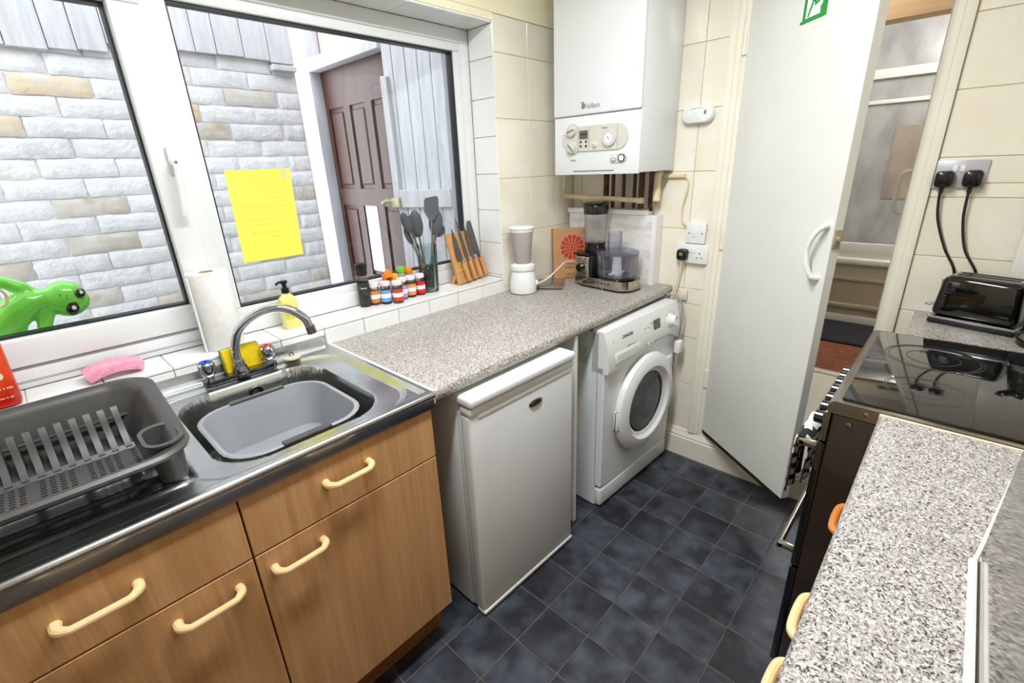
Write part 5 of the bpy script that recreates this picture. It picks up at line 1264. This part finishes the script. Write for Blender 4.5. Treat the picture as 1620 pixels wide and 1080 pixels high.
# knife block and knives
e1 = Vector((math.cos(R(12)), math.sin(R(12)), 0)); e2 = Vector((-0.10, 0.23, 0.97)); e2 = (e2 - e1 * e2.dot(e1)).normalized(); e3 = e1.cross(e2)   # e3 points to the room
e3 = -e3 if e3.y > 0 else e3
KM = Matrix((e1, -e3, e2)).transposed()           # local x=width, y=into board (away from room), z=up
kb = thing('knife_block', 'magnetic wooden easel knife block on the sill', 'knife block', (-0.792, 0.054, SZ + 0.0045), KM.to_euler())
MB().rbox(0.0, 0.205, 0.0, 0.022, 0.0, 0.235, 0.004).build('board', oak, kb)
st_ = MB().rbox(-0.002, 0.060, 0.0, 0.018, 0, 0.115, 0.003, 2).build('strut', oak, kb, (0.02, 0.080, -0.022), (R(46), 0, 0))
st_.location = (0.006, 0.076, -0.020)
def knife(k, w, blen, hlen, tip, lab, tilt=4):
    KT = KM.to_4x4() @ Matrix.Rotation(R(-tilt), 4, 'Y')
    o = Vector((-0.792, 0.054, SZ + 0.0045)) + e1 * k + e3 * 0.013 + e2 * 0.004
    t = thing('kitchen_knife', lab, 'knife', o, KT.to_euler(), group='knives on the magnetic block')
    MB().rbox(-0.011, 0.011, -0.0085, 0.0085, 0.0, hlen, 0.006, 3).build('handle', bamboo, t)
    MB().rbox(-0.0105, 0.0105, -0.008, 0.008, hlen - 0.001, hlen + 0.018, 0.004, 2).build('bolster', chrome, t)
    z0 = hlen + 0.016
    if tip == 'point': poly = [(-w * 0.9, 0), (0.009, 0), (0.009, blen * 0.6), (-0.004, blen), (-w * 0.55, blen * 0.62), (-w * 0.9, blen * 0.2)]
    else: poly = [(-w, 0), (0.010, 0), (0.012, blen * 0.94), (0.002, blen), (-w * 0.6, blen * 0.97), (-w, blen * 0.85)]
    bl_ = MB().prism(poly, 0.0055, 0.0075, lambda u, v, q: (u, q, z0 + v)).build('blade', knife_black, t)
    for q in range(6): MB().cyl((-w * 0.35, 0.0052, z0 + blen * (0.12 + 0.11 * q)), (-w * 0.35, 0.0056, z0 + blen * (0.12 + 0.11 * q)), 0.0018, n=8).build('dimple', black_matt, bl_)
knife(0.054, 0.034, 0.150, 0.088, 'point', 'chef knife nearest the utensil vase with wooden handle')
knife(0.101, 0.016, 0.190, 0.092, 'point', 'slim pointed knife second from the vase')
knife(0.147, 0.020, 0.160, 0.094, 'point', 'knife with wooden handle third from the vase')
knife(0.195, 0.030, 0.165, 0.092, 'square', 'square ended cleaver style knife at the right end of the block')

# ------------------------------------------------------------------ inflatable alien outside the left pane, on the outer ledge
tag(MB().rbox(-3.0, -0.55, 0.228, 0.36, 0.90, 0.975, 0.01).build('outer_sill', concrete), 'grey outer ledge below the window', 'ledge')
al = thing('inflatable_alien', 'bright green inflatable alien toy lying outside the left window pane', 'toy', (-2.12, 0.285, 0.976))
def ap(x, z, y=0.0): return (x + 2.12, y, z - 0.976)
ab = MB()
ab.sphere(ap(-2.095, 1.172), 0.050, 0.036, 0.053, 20, 14, Matrix.Rotation(R(-20), 3, 'Y')); ab.sphere(ap(-2.075, 1.165), 0.032, 0.03, 0.036)
ab.tube([ap(-2.135, 1.184), ap(-2.165, 1.183), ap(-2.195, 1.165), ap(-2.225, 1.14), ap(-2.26, 1.105), ap(-2.30, 1.06)], [0.026, 0.037, 0.042, 0.042, 0.038, 0.032], 14)
ab.tube([ap(-2.165, 1.20), ap(-2.18, 1.222), ap(-2.205, 1.242), ap(-2.24, 1.245)], [0.022, 0.021, 0.018, 0.011], 10)
ab.tube([ap(-2.145, 1.165), ap(-2.146, 1.14), ap(-2.158, 1.11), ap(-2.175, 1.05), ap(-2.18, 0.995)], [0.019, 0.019, 0.018, 0.016, 0.019], 10)
ab.tube([ap(-2.20, 1.15), ap(-2.215, 1.11), ap(-2.235, 1.06), ap(-2.24, 0.998)], [0.022, 0.022, 0.020, 0.022], 12)
ab.tube([ap(-2.29, 1.07), ap(-2.33, 1.02), ap(-2.35, 0.998)], [0.025, 0.022, 0.020], 12)
a_o = ab.build('body', alien_green, al)
rm = a_o.modifiers.new('blend', 'REMESH'); rm.mode = 'VOXEL'; rm.voxel_size = 0.004; rm.use_smooth_shade = True
sm = a_o.modifiers.new('soft', 'SMOOTH'); sm.iterations = 5; sm.factor = 0.5
for (x, z, rx_, rz_) in ((-2.063, 1.187, 0.012, 0.0145), (-2.090, 1.147, 0.0145, 0.021)):
    e = MB().sphere(ap(x, z, -0.032), rx_, 0.007, rz_, 18, 10, Matrix.Rotation(R(14), 3, 'Y')).build('eye', black_gloss, al)
    MB().sphere(ap(x + 0.003, z + 0.002, -0.0385), rx_ * 0.36, 0.002, rz_ * 0.30, 12, 8).build('highlight_print', label_white, e)
nm_ = MB()
nm_.tube([ap(-2.107, 1.192, -0.033), ap(-2.104, 1.182, -0.033)], 0.0009, 5); nm_.tube([ap(-2.094, 1.187, -0.036), ap(-2.091, 1.183, -0.036)], 0.0009, 5); nm_.tube([ap(-2.096, 1.177, -0.036), ap(-2.093, 1.174, -0.036)], 0.0009, 5)
nm_.build('face_marks', black_matt, al)['kind'] = 'stuff'
rp = thing('rope_loop', 'loop of jute cord hanging by the window at the left edge', 'cord', (-2.225, 0.11, 1.24))
MB().tube(arc_pts([(-0.03, 0, 0.06), (0.005, 0, 0.02), (0.020, 0, -0.005), (0.012, 0, -0.03), (-0.03, 0, -0.035), (-0.06, 0, 0.0)], 6), 0.003, 8).build('cord', rope_mat, rp)

# ------------------------------------------------------------------ dish rack on the drainer
RX, RY, RZ = -2.235, -0.39, 0.9145
rk = thing('dish_rack', 'dark grey plastic dish rack with plate prongs on the drainer', 'dish rack', (RX, RY, RZ))
def rimz(y): return 0.086 + 0.045 * smooth01((y + 0.11) / 0.20)
def rr3(x0, x1, y0, y1, r, zf): return [(x, y, zf(y) if callable(zf) else zf) for x, y in rrect((x1 - x0) / 2, (y1 - y0) / 2, r, 8, (x0 + x1) / 2, (y0 + y1) / 2)]
tb = MB()
tb.loft([rr3(-0.165, 0.135, -0.072, 0.150, 0.035, 0.012), rr3(-0.172, 0.143, -0.080, 0.157, 0.04, 0.016), rr3(-0.200, 0.185, -0.150, 0.178, 0.06, lambda y: rimz(y) - 0.020), rr3(-0.206, 0.195, -0.172, 0.186, 0.065, lambda y: rimz(y) - 0.008),
         rr3(-0.218, 0.211, -0.193, 0.196, 0.07, lambda y: rimz(y) - 0.010), rr3(-0.221, 0.214, -0.196, 0.199, 0.072, lambda y: rimz(y) - 0.003), rr3(-0.216, 0.209, -0.190, 0.194, 0.07, lambda y: rimz(y) + 0.002),
         rr3(-0.203, 0.190, -0.170, 0.183, 0.065, lambda y: rimz(y) - 0.003), rr3(-0.196, 0.180, -0.146, 0.174, 0.058, lambda y: rimz(y) - 0.020), rr3(-0.168, 0.139, -0.076, 0.153, 0.038, 0.021)], False, False)
tb.build('tub', grey_plastic, rk, smooth=45)
fl2 = MB(); xs = [-0.170]; ys = [-0.078]
while xs[-1] < 0.139: xs += [xs[-1] + 0.0055, xs[-1] + 0.0145]
while ys[-1] < 0.06: ys += [ys[-1] + 0.005, ys[-1] + 0.0115]
ys += [0.155]; nx2 = len(xs)
fsx = []
for j in range(len(ys) - 1):
    for i in range(nx2 - 1):
        if i % 2 == 1 and j % 2 == 1 and ys[j] < 0.055 and (i // 2) % 5 != 4: continue
        fsx.append((j * nx2 + i, j * nx2 + i + 1, (j + 1) * nx2 + i + 1, (j + 1) * nx2 + i))
fl2.add([(x, y, 0.021) for y in ys for x in xs], fsx)
solid(fl2.build('perforated_floor', grey_plastic, rk, smooth=0), 0.003)
MB().prism([(0.044, 0.020), (0.052, 0.029), (0.120, 0.027), (0.145, 0.020)], -0.168, 0.138, lambda u, v, w: (w, u, v)).build('prong_ridge', grey_plastic, rk)
tooth = MB().prism([(0.046, 0.026), (0.074, 0.048), (0.090, 0.075), (0.101, 0.098), (0.107, 0.103), (0.113, 0.100), (0.114, 0.085), (0.112, 0.060), (0.128, 0.030), (0.128, 0.022)], -0.0058, 0.0058, lambda u, v, w: (w, u, v))
tme = tooth.mesh('prong', 40)
for k in range(13): inst('prong', tme, grey_plastic, rk, (0.128 - 0.0235 * k, 0, 0))
MB().cyl((-0.18, 0.146, 0.062), (0.160, 0.146, 0.062), 0.004, n=8).build('plate_bar', grey_plastic, rk)
cu = MB()
def oval(k, z, cy=-0.100): return [(0.172 + x * k, cy + y * k, z) for x, y in rrect(0.030, 0.052, 0.030, 8)]
cu.loft([oval(0.78, 0.0), oval(0.80, 0.004), oval(0.96, 0.086), oval(1.12, 0.088), oval(1.12, 0.092), oval(0.90, 0.0915), oval(0.74, 0.010)], True, True)
cu.build('cutlery_cup', grey_plastic, rk)
for (x, y) in ((-0.15, -0.06), (0.12, -0.06), (-0.15, 0.13), (0.12, 0.13)): MB().cyl((x, y, 0), (x, y, 0.016), 0.008, n=10).build('foot', grey_plastic, rk)

# ------------------------------------------------------------------ right run: worktops, unit, cooker
RF = -1.533; RT = 0.945
profr = [(-2.148, RT), (RF - 0.016, RT), (RF - 0.006, RT - 0.003), (RF - 0.001, RT - 0.010), (RF, RT - 0.02), (RF - 0.001, RT - 0.030), (RF - 0.006, RT - 0.036), (RF - 0.014, RT - 0.038), (-2.148, RT - 0.038)]
tag(MB().prism(profr, -2.75, -0.972, wt).build('worktop', granite), 'speckled laminate worktop at the right in front of the camera', 'worktop')
tag(MB().rbox(-0.9718, -0.9660, -2.14, RF - 0.001, RT - 0.03, RT + 0.002, 0.001, 1).build('edge_strip', mat('cream_edge_strip', s(232, 220, 190), None, rough=0.4)), 'thin cream edging strip between cooker and right worktop', 'trim strip')
tag(MB().prism([(-2.148, RT), (-1.524, RT), (-1.520, RT - 0.004), (-1.520, RT - 0.036), (-2.148, RT - 0.036)], -0.322, -0.002, wt).build('worktop', granite), 'small speckled worktop behind the cooker carrying the toaster', 'worktop')
rc = thing('base_cabinet', 'beech effect base cabinet under the near right worktop', 'cabinet', (-2.72, -1.567, 0.0))
MB().box(0, 1.73, -0.56, -0.002, 0.10, 0.905).build('carcass', beech_dark, rc, smooth=0)
MB().box(0, 1.73, -0.56, -0.05, 0.0, 0.10).build('plinth', beech_dark, rc, smooth=0)
for k, (hc, m) in enumerate(((1.572, wood_ring), (1.275, beige_plastic), (1.125, beige_plastic))):
    x0, x1 = ((1.40, 1.728), (1.20, 1.398), (0.80, 1.198))[k]
    fr_ = MB().rbox(x0, x1, 0.0, 0.018, 0.70, 0.90, 0.0015, 1).build('drawer_front', beech, rc, smooth=0)
    MB().rbox(x0, x1, 0.0, 0.018, 0.105, 0.697, 0.0015, 1).build('door', beech, rc, smooth=0)
    pts = arc_pts([(hc - 0.05, 0.016, 0.775), (hc - 0.05, 0.036, 0.775), (hc - 0.034, 0.052, 0.775), (hc + 0.034, 0.052, 0.775), (hc + 0.05, 0.036, 0.775), (hc + 0.05, 0.016, 0.775)], 6)
    MB().tube(pts, 0.0075, 10).build('handle', m, fr_)
# boxed-in upstand with sealant
MB_ = MB().prism([(-2.75, -1.690), (-1.374, -1.692), (-1.005, -1.753), (-0.975, -1.758), (-0.975, -2.148), (-2.75, -2.148)], RT + 0.0005, 1.28, lambda u, v, w: (u, v, w))
tag(MB_.build('upstand_box', reflective_grey, smooth=0), 'reflective grey boxed upstand at the back of the right worktop', 'upstand')
tag(MB().tube([(-2.7, -1.684, RT + 0.004), (-1.376, -1.687, RT + 0.004)], 0.005, 8).build('sealant_bead', seal_white), 'thick white sealant bead along the near right upstand', 'sealant')
tag(MB().tube([(-1.374, -1.689, RT + 0.002), (-0.976, -1.7545, RT + 0.002)], 0.0028, 8).build('sealant_bead', seal_white), 'thin white sealant line along the far angled upstand', 'sealant')

ck_ = thing('cooker', 'dark freestanding electric cooker with black glass hob and steel trim', 'cooker', (-0.957, -1.437, 0.0))
CWD = 0.628
MB().rbox(0.002, CWD - 0.002, -0.60, -0.012, 0.055, 0.912, 0.006).build('body', cooker_brown, ck_)
def ckf(u, v, w): return (w, u, v)
tp = MB().prism([(-0.60, 0.914), (-0.006, 0.914), (0.0, 0.918), (0.001, 0.928), (-0.003, 0.939), (-0.012, 0.945), (-0.60, 0.945)], 0.0, CWD, ckf); tp.build('top_trim', oven_steel, ck_)
hb = MB().rbox(0.022, CWD - 0.020, -0.592, -0.022, 0.942, 0.9495, 0.002, 2).build('hob_glass', hob_glass, ck_)
for (x, y, r) in ((0.175, -0.160, 0.080), (0.430, -0.160, 0.105), (0.175, -0.435, 0.105), (0.430, -0.435, 0.080)):
    rn = MB()
    for rr_ in (r, r * 0.93, r * 0.55): rn.lathe([(rr_, 0), (rr_ - 0.0022, 0), (rr_ - 0.0022, 0.0003), (rr_, 0.0003)], 40, (x, y, 0.9496), closed=True)
    rn.build('hob_ring', hob_ring, hb)
MB().prism([(-0.010, 0.835), (0.0, 0.838), (0.004, 0.905), (0.0, 0.912), (-0.010, 0.912)], 0.0, CWD, ckf).build('control_panel', oven_steel, ck_)
for k in range(7):
    x = (0.042, 0.106, 0.167, 0.230, 0.286, 0.336, 0.385)[k]
    kb_ = MB().lathe([(0.021, 0), (0.021, 0.006), (0.017, 0.008), (0.0155, 0.024), (0.012, 0.026), (1e-6, 0.026)], 20, (x, 0.001, 0.876), Matrix.Rotation(R(-90), 3, 'X')).build('knob', black_gloss, ck_)
MB().rbox(0.004, CWD - 0.004, -0.012, 0.006, 0.44, 0.828, 0.004).build('oven_door', black_gloss, ck_)
MB().rbox(0.004, CWD - 0.004, -0.012, 0.006, 0.075, 0.432, 0.004).build('lower_oven_door', black_gloss, ck_)
for z, nm in ((0.772, 'oven_handle'), (0.425, 'lower_handle')):
    hm_ = MB(); hm_.cyl((0.075, 0.050, z), (CWD - 0.075, 0.050, z), 0.008, n=12)
    for x in (0.085, CWD - 0.085): hm_.rbox(x - 0.010, x + 0.010, 0.004, 0.056, z - 0.008, z + 0.010, 0.004, 2)
    hm_.build(nm, oven_steel, ck_)
for (y, z) in ((-0.045, 0.930), (-0.018, 0.895)):
    MB().lathe([(0.006, 0), (0.006, 0.002), (0.003, 0.003), (1e-6, 0.003)], 14, (0.0005, y - 0.03, z), Matrix.Rotation(R(-90), 3, 'Y')).build('screw', oven_steel, ck_)
sd_ = MB().tube([(0.0015, -0.11, 0.868), (0.0015, -0.24, 0.868)], 0.003, 6); sd_.build('side_pressing', cooker_brown, ck_)
MB().box(0.0005, 0.003, -0.0855, -0.0845, 0.06, 0.9).build('side_seam', mat('brown_seam', s(86, 52, 24), None, rough=0.5), ck_, smooth=0)
for x in (0.05, CWD - 0.05):
    for y in (-0.06, -0.55): MB().cyl((x, y, 0), (x, y, 0.06), 0.018, n=12).build('foot', black_plastic, ck_)
# tea towel over the upper handle
tw = thing('tea_towel', 'black and white striped tea towel hung over the oven handle', 'towel', (-0.957 + 0.115, -1.437, 0.60))
tm = MB(); nU, nV = 24, 40; vs = []; fs = []
for j in range(nV + 1):
    t_ = j / nV
    for i in range(nU + 1):
        u = i / nU; x = (u - 0.15) * 0.17
        fold = 0.007 * math.sin(u * 15 + 0.6 * t_) * (0.3 + abs(t_ - 0.45) * 1.6)
        if t_ < 0.45: y = 0.063 + fold; z = -0.02 + (0.172 + 0.0) * t_ / 0.45 + 0.02
        elif t_ < 0.55: a = PI * (t_ - 0.45) / 0.10; y = 0.050 + 0.0125 * math.cos(a) + fold; z = 0.172 + 0.0125 * math.sin(a)
        else: y = 0.030 + fold * 0.6; z = 0.172 - 0.13 * (t_ - 0.55) / 0.45
        vs.append((x, y, z))
for j in range(nV):
    for i in range(nU): a = j * (nU + 1) + i; fs.append((a, a + 1, a + nU + 2, a + nU + 1))
tm.add(vs, fs)
to = tm.build('cloth', towel_w, tw, smooth=60); to.data.materials.append(towel_b)
for k, pl_ in enumerate(to.data.polygons):
    c_ = pl_.center
    if int((c_.z + 0.5) / 0.0125 + c_.x * 16) % 3 == 0 or (int((c_.x + 0.4) / 0.02) % 3 == 0 and c_.z < 0.12): pl_.material_index = 1
solid(to, 0.003, 0)

# toaster
ta = thing('toaster', 'black two slice toaster with steel base band by the double socket', 'toaster', (-0.139, -1.556, RT), (0, 0, math.atan2(-0.205, -0.054)))
MB().rbox(0.0, 0.212, 0.0, 0.125, 0.0, 0.016, 0.006, 2).build('base', black_plastic, ta)
MB().rbox(-0.002, 0.214, -0.002, 0.127, 0.016, 0.026, 0.004, 2).build('base_band', steel, ta)
MB().rbox(0.001, 0.211, 0.001, 0.124, 0.0262, 0.158, 0.020, 5, taper=(0.90, 0.92)).build('shell', black_gloss, ta)
MB().rbox(0.025, 0.190, 0.026, 0.102, 0.1565, 0.1595, 0.001, 1).build('top_plate', steel, ta)
for y in (0.036, 0.070): MB().rbox(0.035, 0.180, y, y + 0.020, 0.1585, 0.1602, 0.0005, 1).build('slot', black_matt, ta)
lv = MB().rbox(-0.028, 0.006, 0.045, 0.070, 0.045, 0.055, 0.004, 2); lv.build('lever', chrome, ta)
MB().rbox(-0.001, 0.012, 0.054, 0.060, 0.05, 0.135, 0.001, 1).build('lever_slot', black_matt, ta)
# right socket and two black plugs
ds = thing('wall_socket', 'brushed grey double socket above the toaster with two black plugs', 'socket', (0, -1.537, 1.405))
MB().rbox(-0.010, 0.001, -0.064, 0.062, -0.043, 0.043, 0.002).build('plate', mat('satin_plate', s(188, 188, 196), None, rough=0.35, metal=0.3), ds)
for q in (0.014, -0.004): MB().rbox(-0.013, -0.009, q - 0.006, q + 0.006, 0.008, 0.028, 0.001).build('switch', white_plastic, ds)
for (y, ends, lab) in ((-1.503, [(-0.012, 0, -0.022), (-0.013, 0.0, -0.06), (-0.012, -0.012, -0.13), (-0.014, -0.048, -0.22), (-0.018, -0.085, -0.285), (-0.010, -0.10, -0.36)], 'black plug and lead on the left of the right socket'),
                       (-1.571, [(-0.012, 0, -0.022), (-0.013, 0.0, -0.06), (-0.012, -0.006, -0.13), (-0.014, -0.03, -0.22), (-0.018, -0.072, -0.29), (-0.010, -0.09, -0.36)], 'black plug and lead on the right of the right socket')):
    pt = thing('black_plug', lab, 'plug', (-0.0105, y, 1.392))
    plug_shape(pt, black_plastic)
    MB().tube(arc_pts(ends, 8), 0.0042, 8).build('lead', black_plastic, pt)
    MB().cyl((-0.012, 0, -0.02), (-0.0125, 0, -0.045), 0.0075, 0.0055, n=10).build('strain_relief', black_plastic, pt)
# white upright panel behind the toaster, kettle at frame edge
wpn = thing('white_panel', 'white board standing on the worktop at the right end of the tiles', 'board', (-0.012, -1.718, RT))
MB().rbox(-0.030, 0.0, -0.40, 0.0, 0.004, 0.62, 0.003).build('board', white_paint, wpn)
MB().rbox(-0.032, 0.0, -0.40, 0.0, 0.0, 0.005, 0.001, 1).build('shadow_strip', black_matt, wpn)  # black strip standing for the shadow gap under the board
ke = thing('kettle', 'black electric kettle with steel base ring at the right frame edge', 'kettle', (-0.235, -1.842, RT))
MB().lathe([(0.078, 0.0), (0.080, 0.006), (0.080, 0.016), (0.070, 0.018), (1e-6, 0.018)], 32).build('power_base', black_plastic, ke)
MB().lathe([(0.076, 0.018), (0.078, 0.022), (0.078, 0.038), (0.074, 0.040), (1e-6, 0.040)], 32).build('steel_ring', steel, ke)
MB().lathe([(0.075, 0.040), (0.074, 0.06), (0.062, 0.17), (0.058, 0.20), (0.045, 0.212), (1e-6, 0.215)], 32).build('body', black_gloss, ke)
MB().lathe([(0.010, 0.214), (0.014, 0.222), (0.010, 0.230), (1e-6, 0.231)], 16).build('lid_knob', black_plastic, ke)
MB().tube(arc_pts([(0.0, -0.055, 0.205), (0.0, -0.105, 0.20), (0.0, -0.115, 0.13), (0.0, -0.072, 0.06)], 6), 0.010, 10).build('handle', black_plastic, ke)
MB().tube(arc_pts([(-0.03, 0.05, 0.17), (-0.045, 0.075, 0.19), (-0.05, 0.085, 0.205)], 5), [0.018] * 6 + [0.012] * 5, 10).build('spout', black_gloss, ke)
# scraps on the floor
for k, (x, y) in enumerate(((-0.985, -1.345), (-1.16, -0.93))):
    pass
lf_ = tag(MB().prism([(0, 0), (0.008, 0.003), (0.016, 0.0), (0.020, -0.004), (0.010, -0.006)], 0.0, 0.0015, lambda u, v, w: (u, v, w)).build('leaf_scrap', green_plastic, loc=(-1.085, -1.34, 0.0005)), 'tiny green leaf scrap on the floor near the cooker', 'leaf')

xs2 = thing('fire_exit_sign', 'small green exit sign above the bathroom doorway', 'sign', (1.166, -1.16, 2.195))
MB().box(-0.002, 0.0, -0.09, 0.09, 0.0, 0.10).build('plate', sign_green, xs2, smooth=0)
